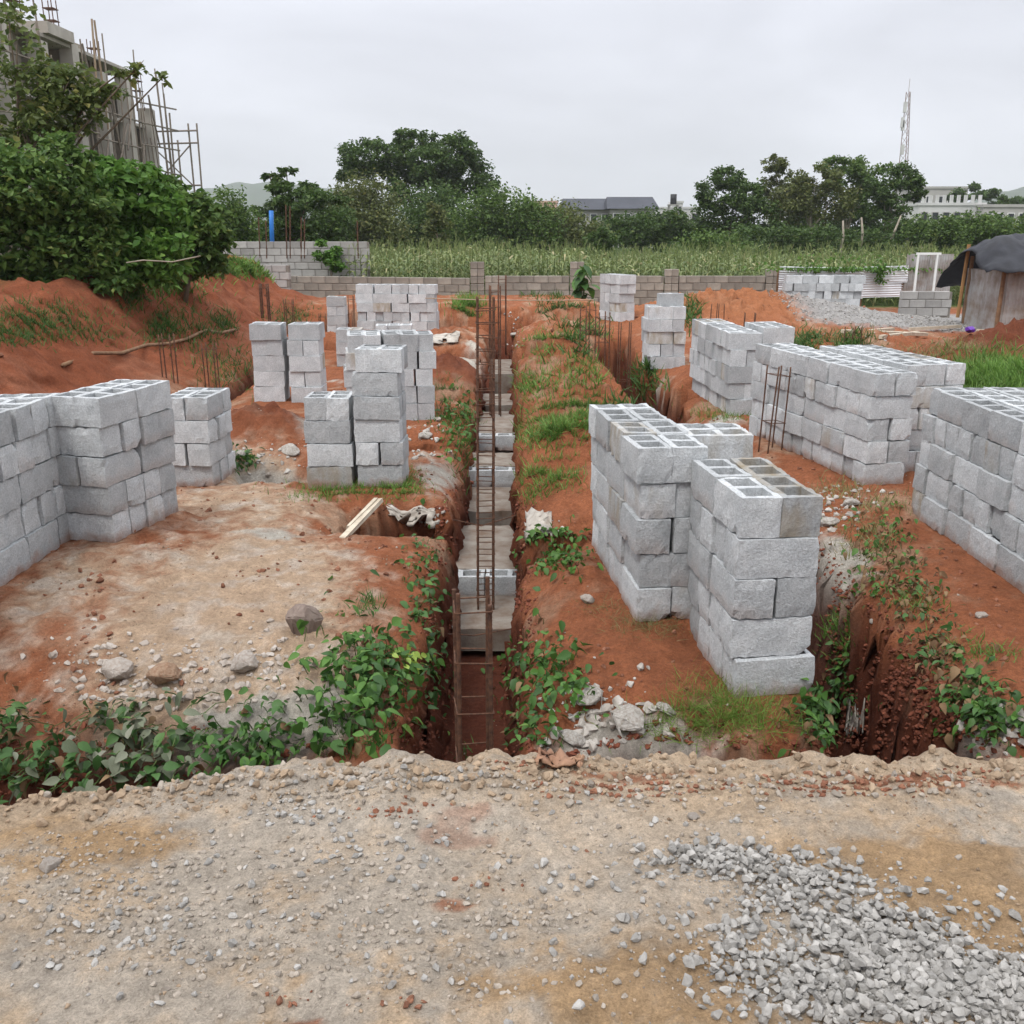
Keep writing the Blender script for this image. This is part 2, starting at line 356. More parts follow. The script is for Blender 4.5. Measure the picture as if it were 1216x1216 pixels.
def G2(x, y, cx, cy, rx, ry): return np.exp(-(((x - cx) / rx) ** 2 + ((y - cy) / ry) ** 2))
def mix_(a, b, t): return a + (b - a) * t

def height(x, y):
    x, y = old_xy(x, y)
    wob = fbm(x, y, .9, 3, 3); wob2 = fbm(x, y, 4.5, 3, 9)
    h = .045 * fbm(x, y, .55, 4, 1) + .020 * wob2 + .012 * np.maximum(0, fbm(x, y, 11, 3, 15)) + .05 * np.maximum(0, fbm(x, y, 2.6, 4, 17) - .05) + .030 * fbm(x, y, 6.5, 5, 19, .66) * (1 + wob)
    # spoil heaped between the trenches
    for (cx, cy, rx, ry, a) in ((.75, 10.3, .9, .6, .40), (.9, 13.2, 1.0, .7, .46), (.8, 16.0, .9, .7, .40), (.8, 19.0, .8, .9, .35), (.9, 22.0, .9, .9, .3), (.7, 8.75, .8, .35, .20), (.65, 6.6, .5, .5, .10), (.75, 11.7, .7, .35, .15),
                                (-1.1, 15.6, 1.2, .9, .38), (-2.9, 11.0, .7, .55, .42), (-1.0, 11.0, .5, .8, .15), (-1.0, 20.2, 1.6, 1.4, .32),
                                (1.0, 8.6, .7, .5, .10), (3.3, 15.9, 1.0, .9, .12), (2.95, 14.9, .6, .9, .22),
                                (6.0, 24.5, 3.2, 2.2, .75), (4.3, 23.0, 1.6, 1.5, .35), (8.6, 16.6, 1.6, 1.1, .55), (10.3, 17.6, 1.8, 1.3, .75), (6.4, 18.5, 1.5, .9, .45), (7.6, 13.9, 1.6, 1.2, .45),
                                (-3.6, 19.0, .8, 1.4, .35), (-3.3, 6.5, 1.1, 1.6, .14), (3.2, 20.5, 1.3, 1.6, .25)):
        h = h + a * G2(x, y, cx, cy, rx, ry) * (1 + .35 * wob2)
    # bank of spoil along the left
    bx = -4.95 + .25 * wob
    t = sstep(0, 2.3, bx - x) * sstep(3.0, 9.0, y) * (1 - sstep(26.0, 28.5, y))
    h = h + t * (1.50 + .28 * wob + .10 * wob2 + .012 * (y - 14))
    # far ground steps up behind the last trench
    t = sstep(24.2, 25.2, y + .5 * wob) * (1 - sstep(1.6, 3.2, x)) * sstep(-7, -4.8, x)
    h = h + .42 * t * (1 - .6 * sstep(29, 31, y))
    # trenches: (axis, centre, half width, from, to, floor)
    n = .10 * wob + .030 * wob2 + .010 * fbm(x, y, 9.0, 2, 21)
    T = ((0, -.235, .30, 3.2, 24.5, -1.06), (0, 2.08, .36, 3.2, 21.0, -1.5), (0, -4.55, .28, 6.5, 24.5, -.75),
         (1, 8.22, .34, -1.45, -.2, -.92), (1, 7.55, .27, -.2, 2.1, -.92), (1, 9.72, .14, -4.4, -1.9, -.34),
         (1, 14.4, .24, -.2, 5.5, -.8), (1, 9.42, .13, .0, 2.0, -.45), (1, 12.15, .15, .0, 2.0, -.5), (1, 17.2, .16, .0, 2.0, -.5), (1, 10.75, .13, -1.5, -.3, -.45), (1, 14.2, .16, -2.0, -.3, -.5), (1, 18.6, .26, -4.4, 2.1, -.75), (1, 11.55, .20, 2.1, 4.0, -.55), (1, 24.35, .3, -4.5, 2.0, -.6))
    lip = np.full_like(h, 9.0); tt = np.zeros_like(h); fl = np.zeros_like(h)
    for (ax, c, hw, a, b, z) in T:
        p, q = (x, y) if ax == 0 else (y, x)
        d = np.maximum(np.abs(p - c - .05 * fbm(q, q * 0, .8, 2, 31)) - hw, np.maximum(a - q, q - b)) + n
        k = 1 - sstep(-.12, .05, d)
        sel = k * z < tt * fl; fl = np.where(k > tt, z, fl); tt = np.maximum(tt, k)
        lip = np.minimum(lip, d)
    # front trench: far edge wanders, the face is a rounded slope
    edge = 4.44 + .12 * wob + .06 * wob2 + .16 * sstep(-1.2, -2.4, x) - .25 * G2(x, y * 0, -.75, 0, .4, 1) - .12 * G2(x, y * 0, 1.5, 0, .4, 1)
    d = edge - y; k = sstep(-.05, .14, d); fl = np.where(k > tt, -.92, fl); tt = np.maximum(tt, k); lip = np.minimum(lip, -d)
    h = h - (.09 * np.exp(-(np.maximum(lip, 0) / .10) ** 2) + .13 * np.exp(-(np.maximum(lip, 0) / .30) ** 2)) * (1 + .8 * wob2 + .5 * wob)
    h = h - .30 * (1 - sstep(.0, 1.0, y - edge)) * sstep(-.5, -.9, x) - .12 * (1 - sstep(.0, .45, y - edge)) * sstep(.0, .3, x)
    floor = fl + .04 * fbm(x, y, 3, 3, 41)
    h = h * (1 - tt) + floor * tt
    # foreground bank
    cr = np.interp(x, CREST[:, 0], CREST[:, 1]) + .05 * wob2
    fg = .80 + .035 * (2.5 - y) + .035 * fbm(x, y, 1.6, 4, 51) + .03 * G2(x, y, .1, 2.62, 1.4, .14) - .02 * sstep(-.4, -1.4, x)
    fg = fg + .022 * fbm(x, y, 7, 3, 61) * (1 + 1.6 * np.exp(-((y - cr) / .16) ** 2)) + .012 * fbm(x, y, 16, 4, 65, .68) + .006 * np.maximum(0, fbm(x, y, 34, 2, 69)) + .012 * np.maximum(0, fbm(x, y, 5, 3, 67))
    t = 1 - sstep(-.02, .62, y - cr)
    h = np.where(y < 3.6, h * (1 - t) + fg * t, h)
    h = np.where(y < cr - .02, fg, h)
    return h
Z = height(X, Y)
SD = []
for s in STACKS:     # level the ground under every stack
    ca, sa = math.cos(s['phi']), math.sin(s['phi'])
    iy0, iy1 = np.searchsorted(ys, [s['y'] - 3.2, s['y'] + 4.2])
    xx, yy = X[iy0:iy1], Y[iy0:iy1]
    lu = (xx - s['x']) * ca + (yy - s['y']) * sa; lv = -(xx - s['x']) * sa + (yy - s['y']) * ca
    d = np.maximum(np.maximum(-lu, lu - s['W'] * U), np.maximum(-lv, lv - s['D'] * U))
    if s['z'] is None: s['z'] = float(np.clip(np.mean(Z[iy0:iy1][d < 0]), -.03, .5))
    t = 1 - sstep(.0, .16, d); Z[iy0:iy1] = Z[iy0:iy1] * (1 - t) + (s['z'] + .002 + .010 * np.sin(31 * xx) * np.cos(27 * yy)) * t
def hz(x, y):
    x = np.clip(np.asarray(x, float), xs[0], xs[-1] - 1e-6); y = np.clip(np.asarray(y, float), ys[0], ys[-1] - 1e-6)
    i = np.clip(np.searchsorted(xs, x) - 1, 0, len(xs) - 2); j = np.clip(np.searchsorted(ys, y) - 1, 0, len(ys) - 2)
    u = (x - xs[i]) / (xs[i + 1] - xs[i]); v = (y - ys[j]) / (ys[j + 1] - ys[j])
    return (Z[j, i] * (1 - u) + Z[j, i + 1] * u) * (1 - v) + (Z[j + 1, i] * (1 - u) + Z[j + 1, i + 1] * u) * v
def hit(px, py, tmax=45.0):
    """first meeting of pixel rays with the ground"""
    px = np.asarray(px, float); py = np.asarray(py, float)
    a = (px - CX) / F_PX; b = -(py - CY) / F_PX
    dx, dy, dz = a, CP + b * SP, -SP + b * CP
    ts = 1.3 * (tmax / 1.3) ** (np.arange(420) / 419.0)
    res = np.full((len(px), 3), np.nan); done = np.zeros(len(px), bool)
    for k, t in enumerate(ts):
        x, y, z = dx * t, dy * t, CAM_H + dz * t
        m = (~done) & (z <= hz(x, y))
        if m.any():
            res[m] = np.stack([x, y, hz(x, y)], 1)[m]; done |= m
    return res[done]

# soil colours (before any light, save the shade mixed into the trenches)
def soilcol(x, y, z):
    x, y = old_xy(x, y)
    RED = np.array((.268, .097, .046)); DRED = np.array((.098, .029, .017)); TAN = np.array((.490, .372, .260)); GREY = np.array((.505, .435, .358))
    PALE = np.array((.440, .405, .350)); OCH = np.array((.400, .255, .130)); GREEN = np.array((.060, .085, .025)); CONC = np.array((.30, .275, .25))
    n1 = (fbm(x, y, .8, 6, 71, .6) * 1.15)[..., None]; n2 = (fbm(x, y, 3.2, 5, 81, .62) * 1.25)[..., None]; n3 = fbm(x, y, .35, 3, 91)[..., None]
    x_, y_, z_ = x[..., None], y[..., None], z[..., None]
    g = lambda cx, cy, rx, ry: G2(x_, y_, cx, cy, rx, ry)
    c = RED + (TAN * .85 - RED) * sstep(.0, .5, n1 + .5 * n2) * .55
    # trodden tan paths over the near left mound and paler crusts on the platforms
    path = np.clip(1.25 * g(-1.85, 6.2, .85, 1.5) + 1.0 * g(-1.55, 5.0, .7, .6) + .9 * g(-3.0, 9.9, 1.1, .6) + .8 * g(-2.6, 8.5, .8, .8) + .6 * g(-3.1, 6.2, .35, 1.2), 0, 1)
    n5 = (fbm(x, y, 7.0, 5, 97, .7) * 1.2)[..., None]
    c = c * (1 + .25 * n5)
    c = mix_(c, mix_(TAN * .92, GREY * .95, sstep(-.1, .5, n2 + .5 * n5)) * (1 + .22 * n5), np.clip(sstep(.25, .85, path + .3 * n2 + .3 * n5), 0, 1) * .85)
    pale = np.clip(g(-1.55, 4.75, .35, .28) + .9 * g(-1.05, 4.75, .25, .3) + 1.2 * g(.62, 4.52, .5, .25) + 1.0 * g(2.55, 7.2, .28, .7) + .9 * g(2.45, 4.7, .3, .3)
                   + 1.1 * g(-2.6, 9.8, .9, .25) + .9 * g(-.78, 9.6, .25, .9) + .9 * g(-.75, 18.0, .35, 1.8) + .9 * g(-1.9, 7.45, .3, .25) + .8 * g(2.7, 12.3, .5, .7) + .7 * g(2.3, 16.0, .4, 1.0)
                   + .7 * g(.25, 7.2, .22, .3) + .8 * g(-2.3, 11.0, .4, .5) + .6 * g(-2.6, 15.2, .6, .6), 0, 1.3)
    c = mix_(c, PALE * (.88 + .25 * n2), sstep(.42, .85, pale + .45 * n2 + .2 * n1))
    # trenches: deep red clay, darkened with depth to put their shade into the colour
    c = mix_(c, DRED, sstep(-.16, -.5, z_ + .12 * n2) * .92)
    # spoil mounds on the right, back
    c = mix_(c, np.array((.33, .135, .062)), np.clip(g(6, 24.5, 3.2, 2.2) + g(4.3, 23, 1.6, 1.5), 0, 1) * .8)
    c = mix_(c, DRED * 1.05, np.clip(g(8.6, 16.6, 1.6, 1.1) + g(10.3, 17.6, 1.8, 1.3) + g(-2.9, 11.2, .7, .6) + g(-1.1, 15.6, 1.2, .9), 0, 1) * .75)
    grav = np.clip(sstep(6.4, 7.4, x_ + .6 * n1) * sstep(21.8, 22.6, y_ + .3 * n2) * (1 - sstep(26.2, 27.2, y_)), 0, 1)
    c = mix_(c, np.array((.30, .29, .28)) * (1 + .2 * n2), grav)
    # bank: mossy green film, dark clay
    bank = sstep(-4.9, -5.6, x_) * sstep(4, 9, y_)
    c = mix_(c, np.array((.215, .068, .033)) * (1 + .25 * n1), bank * .85)
    # foreground: grey dust, tan, ochre and red blotches
    fg = 1 - sstep(-.02, .12, y_ - np.interp(x, CREST[:, 0], CREST[:, 1])[..., None])
    n4 = (fbm(x, y, 9.0, 5, 95, .7) * 1.2)[..., None]
    f = mix_(GREY * .97, TAN * 1.02, sstep(-.45, .25, n1 + .5 * n2 + .6 * n4))
    f = f * (1 + .28 * n4)
    f = mix_(f, OCH, np.clip(sstep(.25, .8, 1.1 * g(1.35, 1.85, .45, .35) + .95 * g(.35, 1.75, .3, .16) + .9 * g(-1.2, 2.3, .4, .15) + .8 * g(1.0, 2.2, .5, .12) + .45 * g(-.1, 1.75, .35, .1) + .5 * n2 + .55 * n4), 0, 1) * .8)
    f = mix_(f, RED * 1.1, np.clip(sstep(.5, .8, .9 * g(-.18, 2.32, .16, .06) + .8 * g(-.12, 2.43, .13, .05) + .9 * g(-.42, 1.62, .06, .03) + .8 * g(.35, 2.6, .35, .05) + .9 * g(1.3, 2.58, .4, .05) + .8 * g(-.15, 2.02, .1, .03) + .7 * g(-.55, 1.58, .05, .03) + .4 * n2 + .4 * n4), 0, 1) * .8)
    f = mix_(f, GREY * 1.12, np.clip(sstep(.5, .9, g(.35, 2.2, .35, .3) + .8 * g(-.4, 2.35, .4, .15) + .45 * n2 + .3), 0, 1) * .45)
    c = mix_(c, f, fg)
    # beyond the wall: field and scrub
    far = np.maximum(sstep(28.3, 29.5, y_), np.maximum(sstep(-7.2, -8.6, x_ + .4 * n1), sstep(15, 18, x_))) * (1 - fg)
    c = mix_(c, GREEN * (1 + .4 * n1), far)
    return np.clip(c, .01, .9)
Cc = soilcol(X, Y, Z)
# side-step the steep faces a little so that the cuts are not ruled surfaces
steep = np.zeros_like(Z); steep[1:-1, 1:-1] = np.clip(np.maximum(np.abs(Z[1:-1, 2:] - Z[1:-1, :-2]), np.abs(Z[2:, 1:-1] - Z[:-2, 1:-1])) * 4, 0, 1)
near = (np.abs(X) < 14) & (Y < 32) & (Y > 3.0)
jx = np.where(near, steep * .15 * fbm(X * 2 + Z * 6, Y * 3 + Z * 7, 1.0, 4, 5), 0); jy = np.where(near, steep * .15 * fbm(X * 3 - Z * 7, Y * 2 + Z * 6, 1.0, 4, 6), 0)
V = np.stack([X + jx, Y + jy, Z], -1).reshape(-1, 3)
nx, ny = len(xs), len(ys)
I = (np.arange(ny - 1)[:, None] * nx + np.arange(nx - 1)[None, :]).ravel()
gme = npmesh('ground', V, np.stack([I, I + 1, I + nx + 1, I + nx], 1), smooth=True)
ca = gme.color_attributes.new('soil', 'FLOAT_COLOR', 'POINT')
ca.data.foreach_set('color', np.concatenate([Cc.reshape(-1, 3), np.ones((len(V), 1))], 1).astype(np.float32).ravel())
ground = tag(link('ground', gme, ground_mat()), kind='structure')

# ------------------------------------------------------------------ hollow blocks
BM_ = block_mat('concrete_block'); BM_ISL = block_mat('concrete_block_heap', True)
def block_mesh(seed, fine=True):
    rnd = random.Random(seed)
    us = [0, .04, .2025, .2475, .41, BL]; vs = [0, .038, BW - .038, BW]
    bm = bmesh.new(); cache = {}
    def vert(x, y, z):
        k = (round(x, 5), round(y, 5), round(z, 5))
        if k not in cache: cache[k] = bm.verts.new((x - BL / 2, y - BW / 2, z))
        return cache[k]
    hole = lambda i, j: j == 1 and i in (1, 3)
    solid = lambda i, j: 0 <= i < 5 and 0 <= j < 3 and not hole(i, j)
    for i in range(5):
        for j in range(3):
            if not solid(i, j): continue
            x0, x1, y0, y1 = us[i], us[i + 1], vs[j], vs[j + 1]
            bm.faces.new([vert(x0, y0, BH), vert(x1, y0, BH), vert(x1, y1, BH), vert(x0, y1, BH)])
            bm.faces.new([vert(x0, y1, 0), vert(x1, y1, 0), vert(x1, y0, 0), vert(x0, y0, 0)])
            for (di, dj, a, b) in ((-1, 0, (x0, y1), (x0, y0)), (1, 0, (x1, y0), (x1, y1)), (0, -1, (x0, y0), (x1, y0)), (0, 1, (x1, y1), (x0, y1))):
                if not solid(i + di, j + dj): bm.faces.new([vert(*a, 0), vert(*b, 0), vert(*b, BH), vert(*a, BH)])
    if fine:
        for ax in range(3):
            for _ in range(3 if ax == 0 else 2):
                long = [e for e in bm.edges if abs(e.verts[0].co[ax] - e.verts[1].co[ax]) > .05]
                if long: bmesh.ops.subdivide_edges(bm, edges=long, cuts=1, use_grid_fill=True)
        bmesh.ops.triangulate(bm, faces=[f for f in bm.faces if len(f.verts) > 4])
        chips = [(Vector((sx * BL / 2, sy * BW / 2, rnd.choice((0, BH)) if rnd.random() < .6 else rnd.uniform(0, BH))), rnd.uniform(.015, .032)) for sx in (-1, 1) for sy in (-1, 1) if rnd.random() < .45]
        chips += [(Vector((rnd.uniform(-.2, .2), rnd.choice((-1, 1)) * BW / 2, rnd.choice((0, BH)))), rnd.uniform(.010, .022)) for _ in range(3)]
        if seed % 4 == 1: chips.append((Vector((rnd.choice((-1, 1)) * BL / 2, rnd.choice((-1, 1)) * BW / 2, BH if rnd.random() < .6 else 0)), rnd.uniform(.05, .075)))
        tw = rnd.uniform(-.012, .012); tp = rnd.uniform(-.006, .006)
        for v in bm.verts:
            c = v.co.copy(); h = Vector((0, 0, BH / 2))
            ne = sum((abs(abs(c.x) - BL / 2) < 1e-4, abs(abs(c.y) - BW / 2) < 1e-4, c.z < 1e-4 or c.z > BH - 1e-4))
            if ne >= 2: v.co += (h - c).normalized() * rnd.uniform(.001, .010)     # worn edges
            for p, r in chips:
                d = (c - p).length
                if d < r: v.co += (Vector((0, 0, BH / 2)) - c).normalized() * (r - d) * .75
            v.co += Vector([rnd.uniform(-.0018, .0018) for _ in range(3)])
            v.co.x += tw * (c.z - BH / 2); v.co.y += tp * c.x
    me = bpy.data.meshes.new('hollow_block'); bm.to_mesh(me); bm.free(); me.materials.append(BM_); return me
BLOCKS = [block_mesh(i) for i in range(12)]
COURSE = {4: ('bottom', 'second', 'third', 'top'), 5: ('bottom', 'second', 'third', 'fourth', 'top'), 6: ('bottom', 'second', 'third', 'fourth', 'fifth', 'top'), 3: ('bottom', 'middle', 'top')}
ORD = ('one', 'two', 'three', 'four', 'five', 'six', 'seven', 'eight', 'nine', 'ten', 'eleven', 'twelve', 'thirteen')
units = []     # (score, matrix pieces, label, group, stain)
for si, s in enumerate(STACKS):
    rnd = random.Random(140 + si); ca_, sa_ = math.cos(s['phi']), math.sin(s['phi'])
    lean = (rnd.uniform(-.010, .010), rnd.uniform(-.010, .010)) if si > 2 else (-.006, .004)
    for k in range(s['H']):
        p = s['pat'][k % len(s['pat'])]; W, D = s['W'], s['D']; cells = []
        if W == 1: p = 1
        if s['out'] and len(s['pat']) == 6: p = 0 if k in (0, 3) else 1     # long stack: mixed courses
        if p == 0:
            for v in range(D):
                for u in range(0, W - 1, 2): cells.append((u, v, 0))
            if W % 2:
                for v in range(0, D - 1, 2): cells.append((W - 1, v, 1))
        else:
            for u in range(W):
                for v in range(0, D - 1, 2): cells.append((u, v, 1))
            if D % 2:
                for u in range(0, W - 1, 2): cells.append((u, D - 1, 0))
        cdx, cdy = rnd.uniform(-s['jit'], s['jit']), rnd.uniform(-s['jit'], s['jit'])
        for (u, v, o_) in cells:
            w_, d_ = (2, 1) if o_ == 0 else (1, 2)
            # some pairs of courses swap to a random orientation along the visible faces
            lu = (u + w_ / 2) * U; lv = (v + d_ / 2) * U
            edgeL, edgeR, front, back = u == 0, u + w_ >= W, v == 0, v + d_ >= D
            vis = (k == s['H'] - 1) or front or (edgeL and s['x'] > 0) or (edgeR and s['x'] < 0)
            shell = vis or edgeL or edgeR or back
            if not shell: continue
            ou = -s['out'] * rnd.random() if (edgeL and s['x'] > 0) else (s['out'] * rnd.random() if (edgeR and s['x'] < 0) else 0)
            lu += cdx + lean[0] * k + ou * .8 + rnd.uniform(-1, 1) * s['jit'] * .8; lv += cdy + lean[1] * k + rnd.uniform(-1, 1) * s['jit'] * .8 - (rnd.random() * s['out'] * .5 if front else 0)
            x = s['x'] + lu * ca_ - lv * sa_; y = s['y'] + lu * sa_ + lv * ca_; z = s['z'] + k * CH
            rz = s['phi'] + (0 if o_ == 0 else R(90)) + R(rnd.gauss(0, 75 * s['jit'])) + (R(180) if rnd.random() < .5 else 0)
            stain = rnd.uniform(.3, .6) if (rnd.random() < (.09 if (front or edgeL or edgeR) else 0)) else 0.0
            if y < 2.0: continue
            score = (1.0 if vis else 0.0) / (x * x + y * y)
            if abs(x) / (y * .97 + .9) > .60: score *= .02      # beyond the frame
            name = COURSE[s['H']][k]
            rn = ORD[v]
            if w_ >= W: side = ''
            elif W <= 3: side = (('trench side', 'middle', 'outer side') if W == 3 else ('trench side', 'outer side'))[u if s['x'] > 0 else W - w_ - u]
            else: side = 'column ' + ORD[u if s['x'] > 0 else W - w_ - u]
            lab = ('stained ' if stain else 'grey ') + 'block of ' + s['desc'] + ', ' + name + ' course, row ' + rn + ' from track' + (', ' + side if side else '')
            units.append((score, (x, y, z), (R(rnd.gauss(0, .6)), R(rnd.gauss(0, .6)), rz), lab, 'hollow blocks of ' + s['desc'], (stain, 1.0 if k == 0 else (.35 if rnd.random() < .3 else 0)), rnd.randrange(12)))
# loose block on the squat pile, and single blocks lying about
s = [q for q in STACKS if 'squat' in q['desc']][0]
units.append((1 / 290., (s['x'] + .42, s['y'] + .35, s['z'] + 5 * CH), (0, 0, R(8)), 'single loose hollow block lying on top of the squat pile', 'loose blocks', (0, 0), 3))
units.sort(key=lambda t: -t[0])
for (sc_, loc, rot, lab, grp, st, vi) in units[:299]:
    o = link('hollow_block', BLOCKS[vi], None, None, loc, rot); o.color = (st[0], st[1], 0, 1)
    tag(o, lab, 'block', grp)
rest = units[299:]
lo = block_mesh(77, False); n = len(lo.vertices); LV = np.array([v.co for v in lo.vertices]); LF = np.array([p.vertices[:] for p in lo.polygons])
rot = np.array([r[2] for r in rest]); M = euler_mats(np.array([r[2][0] for r in rest]), np.array([r[2][1] for r in rest]), np.array([r[2][2] for r in rest]))
VV, FF = scatter(LV, LF, [r[1] for r in rest], M, np.full(len(rest), .99))
VV += RNG.normal(0, .0022, VV.shape)
tag(link('hollow_block_heaps', npmesh('hollow_block_heaps', VV, FF), BM_ISL), 'grey hollow concrete blocks filling the far and hidden parts of the piles', 'blocks', None, 'stuff')
print('blocks', len(units))

# ------------------------------------------------------------------ footings in the long trench: blinding slabs and courses of foundation blocks
CONC = simple('blinding_concrete', (.245, .222, .192), .95, .3, 5.0, .7, 60.0, col2=(.14, .098, .072))
def rough_slab(name, x0, x1, y0, y1, z0, z1, m, label, cat, seed, amp=.012, parent=None):
    nxs, nys = max(4, int((x1 - x0) / .05)), max(4, int((y1 - y0) / .05))
    bm = bmesh.new(); bmesh.ops.create_grid(bm, x_segments=nxs, y_segments=nys, size=.5)
    for v in bm.verts: v.co = Vector((x0 + (v.co.x + .5) * (x1 - x0), y0 + (v.co.y + .5) * (y1 - y0), z1))
    r = bmesh.ops.extrude_face_region(bm, geom=bm.faces[:]); 
    for v in [g for g in r['geom'] if isinstance(g, bmesh.types.BMVert)]: v.co.z = z0
    bmesh.ops.recalc_face_normals(bm, faces=bm.faces[:])
    co = np.array([v.co for v in bm.verts]); a = fbm(co[:, 0], co[:, 1], 5, 3, seed); b = fbm(co[:, 0] + 9, co[:, 1], 4, 3, seed + 5)
    for v, p, q in zip(bm.verts, a, b):
        v.co.x += .02 * q; v.co.y += .025 * p
        if v.co.z > (z0 + z1) / 2: v.co.z += amp * p
    me = bpy.data.meshes.new(name); bm.to_mesh(me); bm.free()
    o = link(name, me, m, parent)
    return tag(o, label, cat) if label else o
steps = [(7.55, 8.33, -1.0, -.80), (8.56, 9.95, -1.0, -.62), (10.5, 11.55, -1.0, -.62), (11.85, 12.6, -.95, -.42), (14.1, 15.9, -.95, -.46), (16.5, 17.7, -.95, -.46), (20.2, 22.6, -.95, -.45)]
words = ('lowest', 'second', 'third', 'fourth', 'fifth', 'sixth', 'farthest')
for i, (a, b, z0, z1) in enumerate(steps):
    rough_slab('concrete_footing', -.60, .10, a, b, z0, z1, CONC, words[i] + ' grey concrete footing slab on the floor of the long trench', 'footing', 200 + i)['group'] = 'footing slabs in the long trench'
for i, (y, z, w_) in enumerate(((8.44, -.84, 'second'), (11.70, -.64, 'fourth'), (14.0, -.68, 'fifth'))):
    for j, x in enumerate((-.475, -.02)):
        o = link('foundation_block', BLOCKS[(i * 2 + j) % 12], None, None, (x, y, z), (0, 0, R(random.uniform(-2, 2)))); o.color = (.1, .8, 0, 1)
        tag(o, 'grey foundation block on the ' + ('bank' if j == 0 else 'stack') + ' side before the ' + w_ + ' slab', 'block', 'foundation blocks in the long trench')

# ------------------------------------------------------------------ reinforcement cages
RUST = simple('rusty_steel', (.150, .075, .045), .8, .5, 30.0, .5, 160.0, col2=(.055, .03, .022), metal=.15)
def ribbed_bar(h, r, rib=True, bend=0.0, seg=7):
    mb = MB(); pts = []; rad = []
    if rib:
        k = int(h / .011)
        for i in range(k + 1):
            pts.append((bend * (i / k) ** 2, 0, h * i / k)); rad.append(r * (1.12 if i % 2 else .95))
    else:
        for i in range(7): pts.append((bend * (i / 6) ** 2, 0, h * i / 6)); rad.append(r)
    return mb.tube(pts, rad, seg).mesh('vertical_bar', True)
def stirrup_mesh(a, r=.0045):
    mb = MB(); a2 = a / 2
    c = [(-a2, -a2), (a2, -a2), (a2, a2), (-a2, a2), (-a2, -a2)]
    for (p, q) in zip(c[:-1], c[1:]): mb.tube([(*p, 0), (*q, 0)], r, 5)
    return mb.mesh('stirrup')
def cage(x, y, z, h, a, label, n_st=6, st0=.15, r=.008, rib=False, rz=0.0, tilt=(0, 0), bars=4, hs=None, group='rusty column cages'):
    root = empty('rebar_cage', (x, y, z), rz); root.rotation_euler = (tilt[0], tilt[1], rz); tag(root, label, 'rebar', group)
    for i, (sx, sy) in enumerate(((-1, -1), (1, -1), (1, 1), (-1, 1))[:bars]):
        hh = h if hs is None else hs[i]
        link('vertical_bar', ribbed_bar(hh, r, rib, random.uniform(-.02, .02) if not rib else .004), RUST, root, (sx * a / 2, sy * a / 2, 0), (0, 0, random.uniform(0, 6)))
    sm = stirrup_mesh(a + r * 2)
    for i in range(n_st):
        zz = st0 + (h - st0 - .1) * i / max(1, n_st - 1) if n_st > 1 else st0
        link('stirrup', sm, RUST, root, (0, 0, zz), (R(random.uniform(-3, 3)), R(random.uniform(-3, 3)), R(random.uniform(-4, 4))))
    return root
# near cage in the trench mouth: thick ribbed bars, stirrups wide apart
cage(-.205, 4.70, -.95, 1.60, .17, 'near rusty cage of thick ribbed bars standing in the trench mouth', 5, .35, .0115, True, R(8), hs=(1.60, 1.53, 1.62, 1.56))
cage(-.235, 8.05, -.82, 2.72, .135, 'tall narrow rusty cage with close ties standing on the second footing slab', 24, .10, .0095, True, R(3), tilt=(R(-.4), R(.4)))
cage(-.27, 15.5, -.6, 2.2, .15, 'tall rusty cage standing far back in the long trench', 9, .2, .011, False, R(10))
cage(-.24, 23.8, -.5, 1.9, .18, 'rusty cage at the far end of the long trench', 5, .2, .011, False, R(5))
p = P(914, 535, 0); cage(p.x, p.y, hz(p.x, p.y) - .1, 1.05, .18, 'short rusty cage leaning by the side of the long stack', 2, .42, .009, False, R(20), tilt=(R(-2), R(4)))
p = P(826, 500, 0); cage(p.x, p.y, hz(p.x, p.y) - .25, 1.30, .19, 'two pairs of tall rusty bars before the stack', 1, .4, .0115, False, R(12), tilt=(0, R(3)))
p = P(773, 480, 0); cage(p.x, p.y, hz(p.x, p.y) - .2, 1.25, .19, 'rusty cage with upright bars before the squat pile', 1, .3, .011, False, R(12))
p = P(740, 452, -.2); cage(p.x, p.y, -.6, 1.45, .19, 'thin rusty cage by the bushes of the side trench', 1, .4, .010, False, R(5))
p = P(714, 455, -.3); cage(p.x, p.y, -.75, 1.75, .2, 'rusty cage standing inside the far end of the side trench', 4, .3, .011, False, R(15))
p = P(697, 440, -.3); cage(p.x, p.y, -.6, 1.6, .22, 'rusty cage behind another in the side trench', 4, .3, .011, False, R(30))
p = P(317, 394, 0); cage(p.x, p.y, hz(p.x, p.y) - .3, 1.15, .17, 'closely bundled rusty bars at the foot of the bank', 3, .2, .02, False)
p = P(345, 396, 0); cage(p.x, p.y, hz(p.x, p.y) - .3, 1.2, .19, 'open rusty cage beside the bundled bars at the bank foot', 2, .3, .011, False)
p = P(203, 458, 0); cage(p.x, p.y, hz(p.x, p.y) - .5, 1.25, .18, 'rusty cage rising behind the leaning pile by the bank', 2, .3, .011, False)
p = P(252, 450, 0); cage(p.x, p.y, hz(p.x, p.y) - .5, 1.35, .18, 'rusty cage in the ditch between bank and small pile', 2, .3, .011, False)
for q, (px, py, t) in enumerate(((384, 384, 338), (398, 384, 342), (412, 384, 334), (421, 386, 336))):
    p = P(px, py, 0); cage(p.x, p.y, hz(p.x, p.y) - .2, 1.15, .2, ('first', 'second', 'third', 'fourth')[q] + ' thin rusty cage from the bank behind the small starter bar pile', 2, .3, .010, False, R(20 * q), group='cages behind the small pile')
